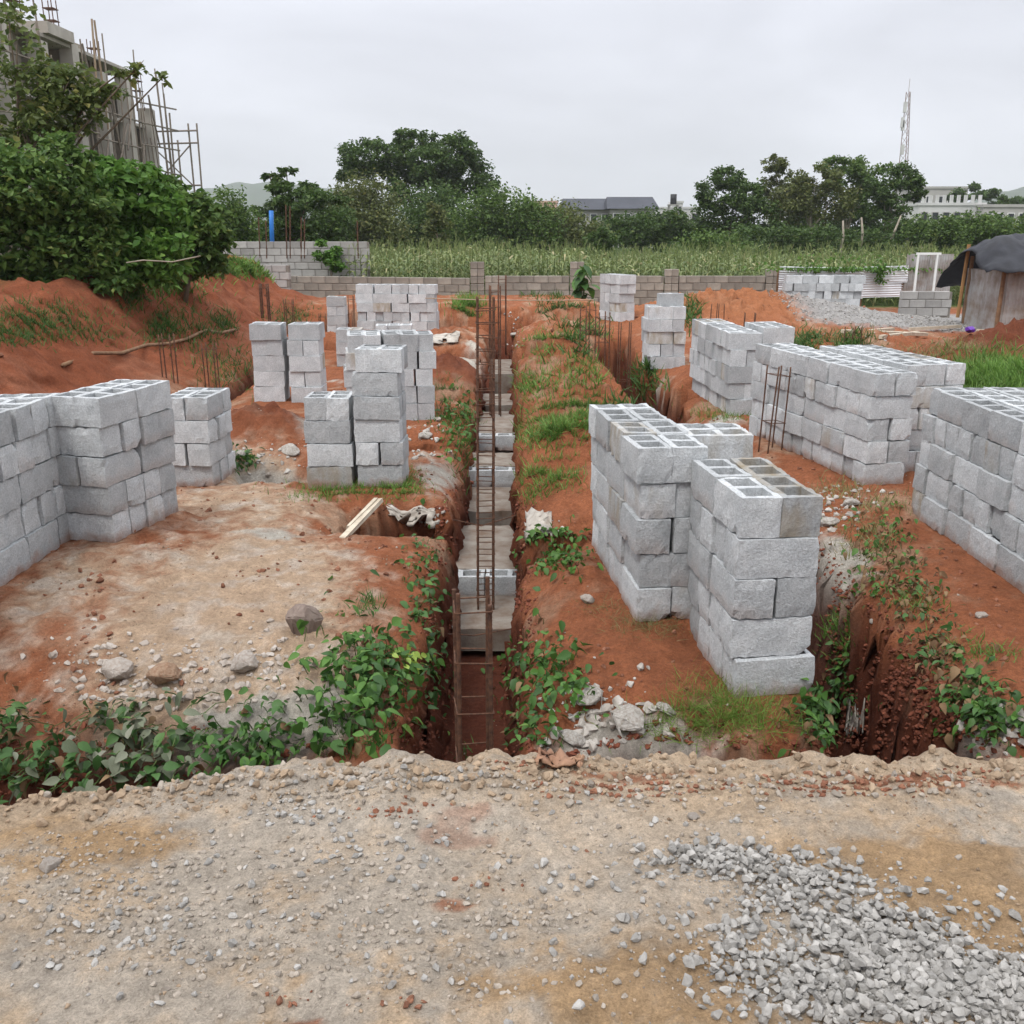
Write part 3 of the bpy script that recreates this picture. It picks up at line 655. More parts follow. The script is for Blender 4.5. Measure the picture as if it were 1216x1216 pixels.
for (px, py, lab) in ((851, 390, 'pair of rusty starter bars stuck in the red spoil heap'), (889, 396, 'short rusty starter bars before the red spoil heap'), (930, 404, 'cluster of short rusty stubs beside weeds near the gravel'), (1012, 412, 'rusty stubs among weeds below the planks')):
    p = P(px, py, .25); cage(p.x, p.y, hz(p.x, p.y) - .15, .75 if py < 400 else .5, .22, lab, 1, .3, .011, False, R(px))

# ------------------------------------------------------------------ stones, clods, rocks
def hull_stone(seed, flat=.75, npts=14):
    rnd = random.Random(seed); bm = bmesh.new()
    for _ in range(npts):
        v = Vector([rnd.gauss(0, 1) for _ in range(3)]).normalized() * rnd.uniform(.75, 1.0)
        bm.verts.new((v.x * rnd.uniform(.9, 1.1), v.y * .8, v.z * flat))
    r = bmesh.ops.convex_hull(bm, input=bm.verts[:])
    bmesh.ops.delete(bm, geom=[g for g in r['geom_interior'] if isinstance(g, bmesh.types.BMVert)], context='VERTS')
    bmesh.ops.triangulate(bm, faces=bm.faces[:]); bm.verts.index_update()
    V = np.array([v.co for v in bm.verts]); Fc = np.array([[v.index for v in f.verts] for f in bm.faces]); bm.free()
    return V, Fc
STN = [hull_stone(500 + i, .62 + .05 * (i % 7), 14 + i % 6) for i in range(10)]
def stones(name, pts, size, m, label, cat, sink=.3, flat=False, kind='stuff'):
    pts = np.asarray(pts); n = len(pts); parts_v = []; parts_f = []; off = 0; which = RNG.integers(0, len(STN), n)
    for k in range(len(STN)):
        sel = which == k; c = sel.sum()
        if not c: continue
        sz = size[sel]; M = euler_mats(RNG.uniform(-.5, .5, c), RNG.uniform(-.5, .5, c), RNG.uniform(0, 6.28, c))
        pp = pts[sel].copy(); pp[:, 2] += sz * STN[k][0][:, 2].max() * (1 - 2 * sink)
        V_, F_ = scatter(*STN[k], pp, M, np.stack([sz, sz * RNG.uniform(.72, 1, c), sz * RNG.uniform(.75, 1.05, c)], 1))
        parts_v.append(V_); parts_f.append(F_ + off); off += len(V_)
    return tag(link(name, npmesh(name, np.concatenate(parts_v), np.concatenate(parts_f)), m), label, cat, None, kind)
def blobs(specs):
    """pixel ellipses -> points on the ground"""
    px = []; py = []
    for (cx, cy, rx, ry, n) in specs:
        a = RNG.normal(0, .5, n); b = RNG.normal(0, .5, n); px.append(cx + a * rx); py.append(cy + b * ry)
    return hit(np.concatenate(px), np.concatenate(py))
STONE_M = simple('crushed_granite', (.365, .352, .332), .93, .3, 40, .5, 220, col2=(.25, .238, .222), island=.24)
DUSTY_M = simple('dusty_stone', (.345, .305, .26), .95, .3, 30, .5, 200, col2=(.26, .22, .18), island=.25)
CLOD_M = simple('red_clod', (.255, .125, .078), .97, .35, 14, .8, 90, col2=(.165, .06, .034), island=.3)
TANCLOD_M = simple('tan_clod', (.33, .25, .175), .97, .3, 20, .8, 90, col2=(.25, .18, .12), island=.25)
g = blobs([(870, 1030, 95, 22, 220), (950, 1050, 70, 24, 190), (840, 1020, 50, 14, 90), (920, 1080, 60, 18, 80), (1010, 1100, 60, 26, 200), (1060, 1140, 90, 45, 520), (1150, 1175, 100, 45, 700),
           (920, 1155, 100, 45, 150), (1000, 1110, 320, 90, 260), (1040, 1190, 150, 40, 620), (870, 1130, 40, 40, 60), (1000, 1060, 100, 30, 60), (1200, 1205, 60, 30, 250)])
g[:, 2] += RNG.uniform(-.004, .022, len(g)) * (RNG.random(len(g)) < .6)
stones('gravel_heap', g, (.005 + .0155 * RNG.random(len(g)) ** 1.2), STONE_M, 'pale grey crushed stone spilled across the tan dirt track', 'gravel', .2)
g = blobs([(870, 1030, 110, 26, 500), (960, 1055, 90, 30, 400), (1040, 1130, 130, 60, 1100), (1130, 1180, 130, 50, 1100), (940, 1150, 120, 55, 700)])
stones('gravel_fines', g, .0022 + .0045 * RNG.random(len(g)) ** 2, STONE_M, 'stone dust and fine chips between the crushed stone', 'grit', .3)
cl = [(350, 960, 70, 22, 70), (600, 1000, 420, 160, 380), (430, 940, 120, 14, 90), (520, 925, 140, 10, 110), (270, 1090, 260, 120, 620), (160, 1100, 150, 70, 330), (430, 1130, 200, 70, 280), (640, 1150, 260, 80, 240), (200, 1020, 150, 50, 170),
      (80, 1060, 130, 60, 220), (700, 960, 350, 50, 200), (950, 950, 330, 35, 150), (60, 1020, 60, 30, 60), (480, 1040, 160, 50, 200), (610, 1100, 60, 20, 60), (650, 1090, 70, 20, 60)]
g = blobs(cl); sz = .0028 + .0105 * RNG.random(len(g)) ** 2.4
stones('scattered_stones', g, sz, DUSTY_M, 'dusty grey pebbles strewn over the dirt track', 'pebbles', .32)
g = np.concatenate([blobs([(350, 965, 50, 20, 40), (440, 1020, 100, 40, 50), (250, 1080, 200, 100, 70), (560, 1110, 300, 100, 50), (150, 1120, 150, 60, 60), (480, 930, 150, 12, 60), (800, 1000, 300, 70, 70)])])
stones('loose_chippings', g, .006 + .010 * RNG.random(len(g)), STONE_M, 'loose pale granite chippings dotted about the dirt track', 'chippings', .25)
g = np.stack([RNG.uniform(-1.6, 1.8, 5200), RNG.uniform(1.3, 2.72, 5200)], 1); keep = fbm(g[:, 0], g[:, 1], 3.0, 3, 301) + .15 > RNG.random(5200) * .7; g = g[keep]
g = np.column_stack([g, hz(g[:, 0], g[:, 1])]); stones('track_grit', g, .0025 + .006 * RNG.random(len(g)) ** 2, TANCLOD_M, 'tan grit and crumbs of soil on the dirt track', 'grit', .3)
g = blobs([(1010, 935, 110, 12, 300), (740, 940, 120, 12, 200), (650, 910, 60, 8, 50), (470, 965, 60, 12, 40), (1150, 925, 80, 10, 60), (350, 1190, 30, 12, 10), (480, 1195, 60, 12, 10), (580, 1050, 40, 16, 8), (690, 1015, 10, 5, 2)])
stones('crest_clods', g, .003 + .012 * RNG.random(len(g)) ** 2, CLOD_M, 'crumbled red clay clods along the crest of the track', 'clods', .35)
g = np.stack([RNG.uniform(-4.5, 4.6, 16000), 4.6 + 9 * RNG.random(16000) ** 1.4], 1); zz = hz(g[:, 0], g[:, 1]); keep = (zz > -.35) & (fbm(g[:, 0], g[:, 1], 1.7, 3, 311) + .1 > RNG.random(16000) * .8); g = np.column_stack([g, zz])[keep]
stones('platform_clods', g, .004 + .030 * RNG.random(len(g)) ** 3.4, CLOD_M, 'small red clods scattered over the earth platforms', 'clods', .3)
g = np.stack([RNG.uniform(-4.5, 4.6, 4200), 4.6 + 9 * RNG.random(4200) ** 1.4], 1); zz = hz(g[:, 0], g[:, 1]); keep = (zz > -.3) & (fbm(g[:, 0], g[:, 1], 1.3, 3, 321) > RNG.random(4200) * .7); g = np.column_stack([g, zz])[keep]
stones('platform_pebbles', g, .003 + .013 * RNG.random(len(g)) ** 3, DUSTY_M, 'pale pebbles scattered over the earth platforms', 'pebbles', .3)
g = np.stack([RNG.uniform(-10, 11, 5000), RNG.uniform(11, 28, 5000)], 1); zz = hz(g[:, 0], g[:, 1]); keep = (zz > -.3) & (fbm(g[:, 0], g[:, 1], .7, 3, 331) > RNG.random(5000) * .6); g = np.column_stack([g, zz])[keep]
stones('spoil_lumps', g, .012 + .06 * RNG.random(len(g)) ** 3, CLOD_M, 'red lumps of spoil on the far platforms and heaps', 'clods', .3)
g = np.stack([RNG.uniform(6.9, 12, 2600), RNG.uniform(24.0, 28.4, 2600)], 1); g = np.column_stack([g, hz(g[:, 0], g[:, 1])])
stones('gravel_spread', g, .02 + .03 * RNG.random(len(g)) ** 2, STONE_M, 'grey gravel spread in front of the shiny sheet fence', 'gravel', .3)

# crumbling clay that breaks up the cut faces
pxr = []
for (x0, x1, y0, y1, n) in ((0, 520, 790, 950, 2600), (480, 640, 560, 930, 3200), (950, 1140, 610, 915, 2600), (610, 1216, 800, 915, 2400), (420, 620, 560, 660, 900), (610, 720, 600, 650, 600)): pxr.append(np.stack([RNG.uniform(x0, x1, n), RNG.uniform(y0, y1, n)], 1))
pxr = np.concatenate(pxr); g = hit(pxr[:, 0], pxr[:, 1]); e_ = .06
sl = np.hypot(hz(g[:, 0] + e_, g[:, 1]) - hz(g[:, 0] - e_, g[:, 1]), hz(g[:, 0], g[:, 1] + e_) - hz(g[:, 0], g[:, 1] - e_)) / (2 * e_)
g = g[(sl > .9) & (g[:, 1] > 3.4)]; stones('clay_crumbs', g, .006 + .028 * RNG.random(len(g)) ** 2.2, simple('cut_clay', (.185, .062, .036), .97, .35, 14, .8, 60, col2=(.12, .038, .022), island=.25), 'crumbling red clay on the cut faces of the trenches', 'clay', .62)
g = blobs([(x_, y_ + 6, 90, 24, 90) for (x_, y_) in ((40, 950), (130, 945), (220, 938), (300, 926), (380, 918), (480, 922), (560, 920), (640, 912), (740, 912), (840, 912), (940, 915), (1040, 918), (1140, 915), (1200, 912))]); g = g[g[:, 1] < 3.1]
stones('crest_stones', g, .003 + .020 * RNG.random(len(g)) ** 3, TANCLOD_M, 'stones and hard soil lumps along the crest of the dirt track', 'stones', .3)
g = blobs([(x_, 930, 100, 22, 40) for x_ in range(60, 1216, 90)]); g = g[g[:, 1] < 3.1]
stones('crest_pebbles', g, .004 + .016 * RNG.random(len(g)) ** 2, DUSTY_M, 'grey pebbles lying along the crest of the dirt track', 'pebbles', .3)

g = np.stack([RNG.uniform(-4.2, -.5, 7000), RNG.uniform(4.5, 9.5, 7000)], 1); zz = hz(g[:, 0], g[:, 1]); keep = (zz > -.3) & (fbm(g[:, 0], g[:, 1], 2.2, 3, 341) + .2 > RNG.random(7000) * .8); g = np.column_stack([g, zz])[keep]
stones('mound_crumbs', g, .003 + .011 * RNG.random(len(g)) ** 3, TANCLOD_M, 'tan crumbs of dry soil over the trodden mound', 'grit', .3)
def rock(px, py, r, m, label, seed, flat=.8, rot=(0, 0, 0), sq=(1, 1, 1), sink=.25):
    rnd = random.Random(seed); bm = bmesh.new()
    for _ in range(26):
        v = Vector([rnd.gauss(0, 1) for _ in range(3)]).normalized() * rnd.uniform(.8, 1.0); bm.verts.new((v.x * sq[0], v.y * sq[1], v.z * sq[2] * flat))
    rr = bmesh.ops.convex_hull(bm, input=bm.verts[:]); bmesh.ops.delete(bm, geom=[q for q in rr['geom_interior'] if isinstance(q, bmesh.types.BMVert)], context='VERTS')
    bmesh.ops.bevel(bm, geom=bm.edges[:], offset=.05, segments=1, affect='EDGES')
    bmesh.ops.triangulate(bm, faces=bm.faces[:]); bmesh.ops.subdivide_edges(bm, edges=bm.edges[:], cuts=1)
    for v in bm.verts: v.co += Vector([rnd.uniform(-.025, .025) for _ in range(3)])
    me = bpy.data.meshes.new('rock'); bm.to_mesh(me); bm.free(); p = hit([px], [py])[0]
    o = link('rock', me, m, None, (p[0], p[1], p[2] + r * flat * (1 - 2 * sink)), rot, r); return tag(o, label, 'rock')
ROCK_M = simple('brown_rock', (.25, .20, .17), .85, .35, 3, .7, 20, col2=(.17, .125, .105)); PROCK_M = simple('pale_rock', (.43, .39, .35), .95, .3, 5, .8, 25, col2=(.30, .25, .21)); CRUST_M = simple('mortar_crust', (.47, .45, .415), .97, .4, 6, 1.0, 30, col2=(.27, .235, .20))
rock(360, 752, .145, ROCK_M, 'angular dark brown rock sitting at the edge of the trodden mound', 4, .95, (.2, -.5, .5), (1, .7, 1))
rock(140, 808, .105, PROCK_M, 'rounded pale rock on the slope of the trodden mound', 8, .75)
rock(195, 815, .115, simple('tan_rock', (.33, .24, .165), .95, .3, 6, .8, 25, col2=(.22, .12, .075)), 'tan earthy rock on the slope beside the rounded pale rock', 12, .7)
rock(290, 795, .10, PROCK_M, 'grey crusted rock near the dark brown rock', 15, .7)
for i, (px, py, r, lab) in enumerate(((1035, 762, .05, 'small pale stone beside the deep side trench'), (1165, 735, .045, 'little tan stone on the mound across the side trench'), (697, 716, .06, 'flat white stone by the tall long stack'), (520, 500, .06, 'white stone on the spoil by the trench'),
        (60, 1110 - 78, .035, 'flat cream stone on the ochre part of the track'), (822, 975, .018, 'grey pebble alone on the track'))):
    rock(px, py, r, PROCK_M, lab, 60 + i, .6)
# crusts of spilled mortar on the trench lips
for i, (px, py, r, lab) in enumerate(((700, 835, .11, 'lump of spilled mortar on the trench lip below the front corner stack'), (745, 860, .13, 'cracked slab of spilled mortar on the trench face'), (680, 880, .08, 'mortar lump low on the trench face near the vines'),
        (790, 850, .07, 'thin mortar flake beside the feathery weeds'), (985, 625, .12, 'mortar crust on the lip of the side trench'), (1010, 600, .10, 'smaller mortar crust by the side trench'), (1195, 860, .08, 'pale lump on the far lip of the side trench'),
        (285, 545, .13, 'pale crust at the foot of the twin tower platform'), (345, 540, .14, 'cracked pale crust before the twin tower platform'), (645, 635, .10, 'pale crust hanging on the trench lip'), (505, 520, .10, 'pale crust beside the trench tower'), (610, 400, .14, 'white crust at the far trench end'))):
    rock(px, py, r, CRUST_M, lab, 90 + i, .42, (random.uniform(-.3, .3), random.uniform(-.3, .3), random.uniform(0, 6)), (1, .8, 1), .3)

g = blobs([(215, 800, 130, 40, 240), (120, 790, 60, 30, 90), (320, 790, 50, 40, 80), (190, 830, 110, 20, 90)]); g = g[g[:, 1] > 3.5]
stones('mound_rubble', g, .006 + .034 * RNG.random(len(g)) ** 2.4, PROCK_M, 'pale rubble and hard lumps on the front slope of the trodden mound', 'rubble', .38)
g = blobs([(715, 850, 85, 45, 110), (690, 880, 50, 30, 40), (985, 615, 40, 34, 110), (1010, 590, 40, 18, 50), (310, 545, 80, 20, 130), (500, 622, 30, 16, 30), (1190, 870, 40, 30, 70), (505, 525, 26, 40, 60), (640, 632, 26, 16, 30), (612, 400, 14, 22, 40), (1010, 400, 60, 10, 40)]); g = g[g[:, 1] > 3.5]
stones('mortar_rubble', g, .008 + .05 * RNG.random(len(g)) ** 2.4, CRUST_M, 'ragged lumps of pale spilled mortar along the trench lips', 'rubble', .42)
# broken timber on the mound
WOOD = simple('weathered_wood', (.56, .50, .40), .85, .3, 9, .4, 60, col2=(.40, .34, .26)); BROWNW = simple('brown_wood', (.25, .15, .085), .85, .4, 7, .4, 50, col2=(.13, .075, .045))
p, q = hit([405, 452], [640, 620]); mid = (p + q) / 2; an = math.atan2(q[1] - p[1], q[0] - p[0]); L_ = float(np.linalg.norm(q - p))
root = tag(empty('broken_board', (mid[0], mid[1], mid[2] + .03), an), 'pale broken board with a split end on the trodden mound', 'board')
MB().box(-L_ / 2, L_ / 2, -.03, .015, -.015, .02, None, .006).build('plank', WOOD, root); MB().box(-L_ / 4, L_ / 2 - .03, .017, .05, -.012, .03, None, .006).build('splinter', WOOD, root)
# pole lying on the bank
p, q = hit([75, 280], [440, 395]); mb = MB(); mb.tube([(p[0] + (q[0] - p[0]) * t, p[1] + (q[1] - p[1]) * t, max(p[2] + (q[2] - p[2]) * t, float(hz(p[0] + (q[0] - p[0]) * t, p[1] + (q[1] - p[1]) * t))) + .04) for t in np.linspace(0, 1, 9)], .03, 6)
tag(mb.build('wooden_pole', BROWNW, None, True), 'long brown pole lying along the foot of the red bank', 'pole')
# string pulled across the far trench, tied to bars
a_ = PD(505, 354, 24.5); b_ = PD(705, 356, 24.5); mb = MB(); mb.tube([a_.lerp(b_, t) - Vector((0, 0, .03 * math.sin(math.pi * t))) for t in np.linspace(0, 1, 7)], .012, 5)
tag(mb.build('guide_rail', simple('pale_wood', (.42, .33, .24), .8), None), 'thin horizontal guide rail pegged across the far end of the long trench', 'rail')
mb = MB(); a_ = hit([505], [700])[0]; mb.tube([(-.62, 6.9, -.55), (-.3, 7.0, -.62), (.12, 7.1, -.58)], .006, 5); tag(mb.build('tie_wire', RUST), 'thin wire stretched across the trench by the first footing blocks', 'wire')
mb = MB(); mb.tube([(-.66, 9.0, -.25), (-.3, 9.05, -.35), (.1, 9.3, -.3)], .006, 5); tag(mb.build('tie_wire', RUST), 'thin wire stretched across the trench over the second footing slab', 'wire')

# torn sacks draped over the lips
def drape(px0, px1, py0, py1, label, m, seed, n=16, lift=.03, amp=.035):
    a, b = np.meshgrid(np.linspace(0, 1, n), np.linspace(0, 1, n)); a = a.ravel(); b = b.ravel()
    e = fbm(a, b, 3, 3, seed); H_ = hit(px0 + (px1 - px0) * (a + .12 * e), py0 + (py1 - py0) * (b + .15 * fbm(a + 5, b, 3, 3, seed)))
    if len(H_) < n * n: return
    H_[:, 2] += lift + amp * fbm(a, b, 4, 4, seed + 3); H_[:, 1] -= .02 + amp * fbm(a, b + 4, 5, 4, seed + 5)
    med = np.median(H_, 0)
    for k_ in range(3): H_[:, k_] = np.clip(H_[:, k_], med[k_] - .22 * (1 + med[1] / 8), med[k_] + .22 * (1 + med[1] / 8))
    I_ = (np.arange(n - 1)[:, None] * n + np.arange(n - 1)[None]).ravel(); F_ = np.stack([I_, I_ + 1, I_ + n + 1, I_ + n], 1); F_ = F_[RNG.random(len(F_)) > .06]
    o = link('torn_sack', npmesh('torn_sack', H_, F_, True), m); md = o.modifiers.new('thick', 'SOLIDIFY'); md.thickness = .006; tag(o, label, 'sack')
SACK = simple('woven_sack', (.50, .47, .42), .9, .4, 8, .6, 90, col2=(.30, .26, .22)); BRSACK = simple('brown_paper', (.36, .22, .14), .9, .4, 8, .4, 60, col2=(.20, .10, .065))
drape(462, 516, 612, 638, 'frayed white sack hanging over the edge of the cross trench', SACK, 401)
drape(1002, 1022, 862, 880, 'shredded sack hanging by the mouth of the side trench', SACK, 402)
drape(636, 690, 896, 914, 'crumpled brown paper bag on the crest of the track', BRSACK, 403, 12, .02, .05)
drape(624, 655, 612, 650, 'frayed grey sack on the trench lip right of the tall cage', SACK, 404, 12)
drape(500, 545, 400, 412, 'white sack lying on the far trench lip', SACK, 405, 10, .05)

# ------------------------------------------------------------------ leafy plants (every leaf its own piece)
def leaf_mesh(seed, wid=.62, fold=.16, droop=.25):
    rnd = random.Random(seed); st = [0, .18, .42, .68, .88, 1.0]; wd = [.03, .40, .50, .36, .16, 0]
    V_ = []; F_ = []
    for s_, w_ in zip(st, wd):
        z = -droop * s_ * s_ + rnd.uniform(-.02, .02)
        V_ += [(-w_ * wid * rnd.uniform(.9, 1.1), s_, z + fold * w_), (0, s_, z), (w_ * wid * rnd.uniform(.9, 1.1), s_, z + fold * w_)]
    for i in range(len(st) - 1):
        a = i * 3; F_ += [(a, a + 1, a + 4, a + 3), (a + 1, a + 2, a + 5, a + 4)]
    me = bpy.data.meshes.new('leaf'); me.from_pydata(V_, [], F_); me.polygons.foreach_set('use_smooth', [True] * len(F_)); me.update(); return me
def leafset(m, n=4, **k):
    r = []
    for i in range(n): me = leaf_mesh(i * 7 + len(m.name), **k); me.materials.append(m); r.append(me)
    return r
L_GREEN = leafset(leafmat('vine_leaf', (.040, .100, .020), (.095, .205, .040), (.16, .26, .055), .3, True, .48))
L_DARK = leafset(leafmat('dark_vine_leaf', (.032, .080, .020), (.065, .145, .038), (.09, .17, .05), .25, True, .45))
L_DUST = leafset(leafmat('dusty_leaf', (.10, .125, .075), (.19, .205, .145), (.25, .25, .2), .2, True, .7))
L_YEL = leafset(leafmat('young_leaf', (.22, .34, .06), (.33, .44, .09), None, .35, True, .42))
L_DRY = leafset(leafmat('dry_leaf', (.13, .075, .04), (.24, .16, .085), (.06, .10, .03), .15, True, .8), droop=.6, fold=.35)
STEM = simple('green_stem', (.10, .15, .045), .7, .3, 10); DSTEM = simple('dry_stem', (.19, .13, .075), .85, .4, 10)
def leafy(label, specs, size=(.06, .11), leaves=L_GREEN, stem=STEM, up=.10, outw=.10, extra=None, cat='plant', name='leafy_plant', dens=1.75):
    H_ = blobs([(a, b, c_, d_, int(n_ * dens)) for (a, b, c_, d_, n_) in specs]); H_ = H_[H_[:, 1] > 3.3]; base = H_.mean(0); zb = float(hz(base[0], base[1]))
    root = tag(empty(name, (base[0], base[1], zb)), label, cat, 'leafy plants on the trench edges'); mb = MB()
    for i, h in enumerate(H_):
        d = Vector((h[0], h[1], h[2])); off = Vector((RNG.normal(0, .02), -outw * RNG.random(), up * RNG.random() + .01))
        p = d + off; s = random.uniform(*size) * random.choice((.6, .8, 1, 1, 1.15)); lm = random.choice(L_DRY if random.random() < .05 else extra[0] if (extra and random.random() < extra[1]) else leaves)
        az = random.uniform(0, 6.283); el = random.gauss(-.25, .35); tip = random.gauss(.35, .3)     # leaves tip towards the open side
        o = link('leaf', lm, None, root, p - root.location, (el - tip * .5, random.gauss(0, .4), az), (s * random.uniform(.8, 1.1), s, s))
        if i % 4 == 0:
            q = p - root.location; r0 = Vector((h[0], h[1], h[2])) - root.location
            MB().tube([r0 - Vector((0, 0, .02)), (r0 + q) / 2 + Vector((RNG.normal(0, .01), RNG.normal(0, .01), .01)), q], [.0035, .003, .002], 4, False).build('stem', stem, root)
    return root
leafy('low leafy vine at the front of the trodden mound, beyond the clay slope', [(40, 900, 70, 50, 90), (90, 920, 60, 40, 60), (20, 850, 30, 25, 20)], size=(.05, .09), leaves=L_DARK, extra=(L_DUST, .2), outw=.35)
leafy('grey dusty vine hanging on the face of the trodden mound', [(165, 870, 75, 60, 90), (200, 900, 50, 50, 50)], leaves=L_DUST, extra=(L_DARK, .3), up=.06, outw=.32)
leafy('dense green vine on the mound face between dusty vine and bright vine', [(295, 885, 90, 50, 120), (330, 870, 60, 35, 50)], size=(.05, .09), leaves=L_DARK, extra=(L_GREEN, .3), outw=.32)
leafy('bright broad-leaved vine covering the trench corner of the trodden mound', [(430, 800, 70, 60, 120), (470, 830, 60, 60, 70), (410, 860, 60, 60, 50)], (.055, .10), extra=(L_DARK, .3), up=.14, dens=2.2)
leafy('sprig of yellow-green young leaves above the bright vine', [(490, 800, 26, 22, 22)], (.05, .085), leaves=L_YEL, up=.12)
leafy('creeper trailing down the mound side of the long trench', [(503, 690, 20, 70, 80), (512, 770, 22, 80, 80), (512, 820, 20, 50, 30)], (.045, .08), leaves=L_DARK, extra=(L_GREEN, .3), up=.05, outw=.04)
leafy('green vine spilling into the long trench below the front corner stack', [(640, 790, 55, 45, 110), (625, 850, 36, 70, 90), (660, 820, 50, 40, 30)], (.05, .085), extra=(L_DARK, .25), up=.10)
leafy('stray vine leaves on the spilled mortar', [(690, 830, 20, 30, 14), (610, 815, 12, 14, 8)], (.04, .06))
leafy('leafy weed at the corner between front corner stack and side trench', [(985, 845, 36, 36, 110), (970, 865, 36, 30, 70)], (.045, .08), leaves=L_DARK, extra=(L_GREEN, .4))
leafy('broad weed on the far lip of the side trench, beside the pale lump', [(1150, 845, 44, 40, 100), (1180, 865, 50, 30, 60)], (.045, .08), leaves=L_GREEN, extra=(L_DARK, .4))
leafy('withered vine hanging down the far wall of the side trench', [(1080, 720, 40, 50, 90), (1110, 780, 36, 50, 90), (1145, 830, 40, 40, 60)], (.035, .07), leaves=L_DRY, stem=DSTEM, extra=(L_DARK, .55), up=.05)
leafy('green weeds along the far lip of the side trench', [(1045, 650, 44, 44, 120), (1050, 700, 50, 30, 90)], (.035, .065), leaves=L_GREEN, extra=(L_DRY, .35), up=.09)
leafy('low rosette weed on the mound right of the long trench', [(658, 662, 40, 24, 170)], (.045, .075), leaves=L_GREEN, up=.08)
leafy('broad weeds at the edge of the trench by the pale crust', [(548, 525, 22, 30, 60), (545, 490, 28, 18, 60)], (.06, .11), leaves=L_GREEN, up=.15)
leafy('low weed in front of the small bank pile', [(283, 552, 24, 12, 70)], (.05, .09), leaves=L_DARK, extra=(L_GREEN, .4), up=.1)

# grass and weeds nobody could count
def blade_t(w=.07, bend=.45):
    return np.array([(-w, 0, 0), (w, 0, 0), (-w * .8, bend * .25, .45), (w * .8, bend * .25, .45), (-w * .12, bend, .92), (w * .12, bend, .92)]), np.array([(0, 1, 3, 2), (2, 3, 5, 4)])
def tuft(name, label, specs, hgt, m, w=.07, bend=.45, cat='grass', lean=.45):
    w *= .62; hgt *= .78; H_ = blobs([(a, b, c_, d_, int(n_ * 1.9)) for (a, b, c_, d_, n_) in specs]); H_ = H_[H_[:, 1] > 3.2]; n = len(H_); H_[:, 2] -= .015
    V_, F_ = scatter(*blade_t(w, bend), H_, euler_mats(RNG.normal(0, lean, n), RNG.normal(0, lean, n), RNG.uniform(0, 6.28, n)), hgt * RNG.uniform(.5, 1.2, n))
    return tag(link(name, npmesh(name, V_, F_), m), label, cat, None, 'stuff')
GR1 = leafmat('grass_blade', (.075, .16, .030), (.165, .29, .060), (.25, .29, .10), .3); GR2 = leafmat('grass_dry', (.14, .16, .055), (.27, .25, .11), (.33, .26, .14), .25); GR3 = leafmat('weed_dark', (.04, .095, .022), (.095, .18, .042), None, .3)
tuft('grass_patch', 'bright grass on the mound between long trench and side trench', [(670, 505, 60, 26, 900), (640, 520, 40, 20, 300), (700, 490, 40, 14, 200)], .17, GR1)
tuft('grass_patch', 'grass tuft in front of the bright grass on the trench side', [(650, 570, 45, 20, 420), (625, 590, 20, 12, 80)], .14, GR1)
tuft('grass_patch', 'grass growing at the foot of the trench tower', [(420, 584, 80, 12, 420), (478, 578, 26, 20, 320), (390, 588, 40, 10, 100)], .12, GR1)
tuft('grass_patch', 'grass on the trench edge behind the trench tower', [(540, 500, 40, 20, 260), (555, 540, 22, 40, 240), (530, 470, 30, 20, 120)], .16, GR3)
tuft('grass_patch', 'grass on the spoil ridge along the far long trench', [(625, 460, 30, 18, 260), (680, 460, 40, 40, 200), (640, 420, 20, 20, 120), (700, 440, 30, 20, 140), (660, 405, 40, 14, 100)], .22, GR1)
tuft('weed_clump', 'round green weed clump before the far red cut', [(556, 366, 20, 16, 420)], .35, GR1, .06, .5, 'weed')
tuft('weed_clump', 'low weeds on the red bank below the field wall', [(630, 350, 18, 8, 80), (660, 352, 10, 6, 50)], .3, GR3, .08, .5, 'weed')
tuft('grass_mound', 'thick bright grass mound right of the long stack', [(1180, 450, 60, 26, 1900), (1150, 458, 40, 18, 600), (1200, 470, 50, 20, 500)], .30, GR1, .06)
tuft('grass_patch', 'dry mossy grass on the spoil behind the long stack', [(1090, 430, 60, 14, 420), (1000, 405, 50, 16, 260), (1130, 415, 60, 10, 200)], .18, GR2)
tuft('weed_clump', 'green weeds by the rusty stubs near the gravel', [(955, 410, 26, 16, 260), (1012, 412, 24, 14, 240)], .28, GR3, .09, .5, 'weed')
tuft('grass_patch', 'short grass before the paired bars stack', [(860, 494, 50, 10, 260), (740, 505, 40, 6, 60)], .13, GR1)
tuft('grass_patch', 'thin grass in front of the long stack', [(1000, 585, 40, 14, 160), (1050, 600, 40, 14, 120), (1030, 640, 40, 30, 240)], .12, GR2)
tuft('grass_patch', 'sprigs of grass at the foot of the front corner stack', [(990, 768, 26, 16, 170), (1000, 790, 20, 14, 60)], .13, GR1)
tuft('grass_patch', 'tufts of grass on the mound across the side trench', [(1175, 780, 40, 10, 100), (1090, 720, 40, 20, 110), (1130, 770, 30, 20, 60)], .10, GR1)
tuft('dry_grass', 'dead matted grass at the foot of the tall long stack', [(780, 745, 40, 16, 340), (720, 725, 40, 10, 120), (745, 745, 30, 14, 120)], .10, GR2, .03, .9, 'grass', 1.1)
tuft('feathery_weed', 'feathery green weeds on the trench face below the front corner stack', [(860, 845, 60, 40, 600), (900, 860, 70, 30, 350), (810, 865, 60, 25, 260)], .17, leafmat('feathery', (.11, .20, .035), (.22, .33, .07), None, .35), .022, .4, 'weed', .75)
tuft('grass_patch', 'weedy grass on the face of the trodden mound', [(430, 880, 60, 30, 120), (550, 900, 30, 15, 20), (440, 720, 20, 14, 60)], .12, GR3)
tuft('bank_grass', 'thin grass on the upper side of the red bank', [(40, 385, 90, 26, 900), (90, 400, 80, 14, 300), (10, 405, 40, 14, 200)], .17, GR3)
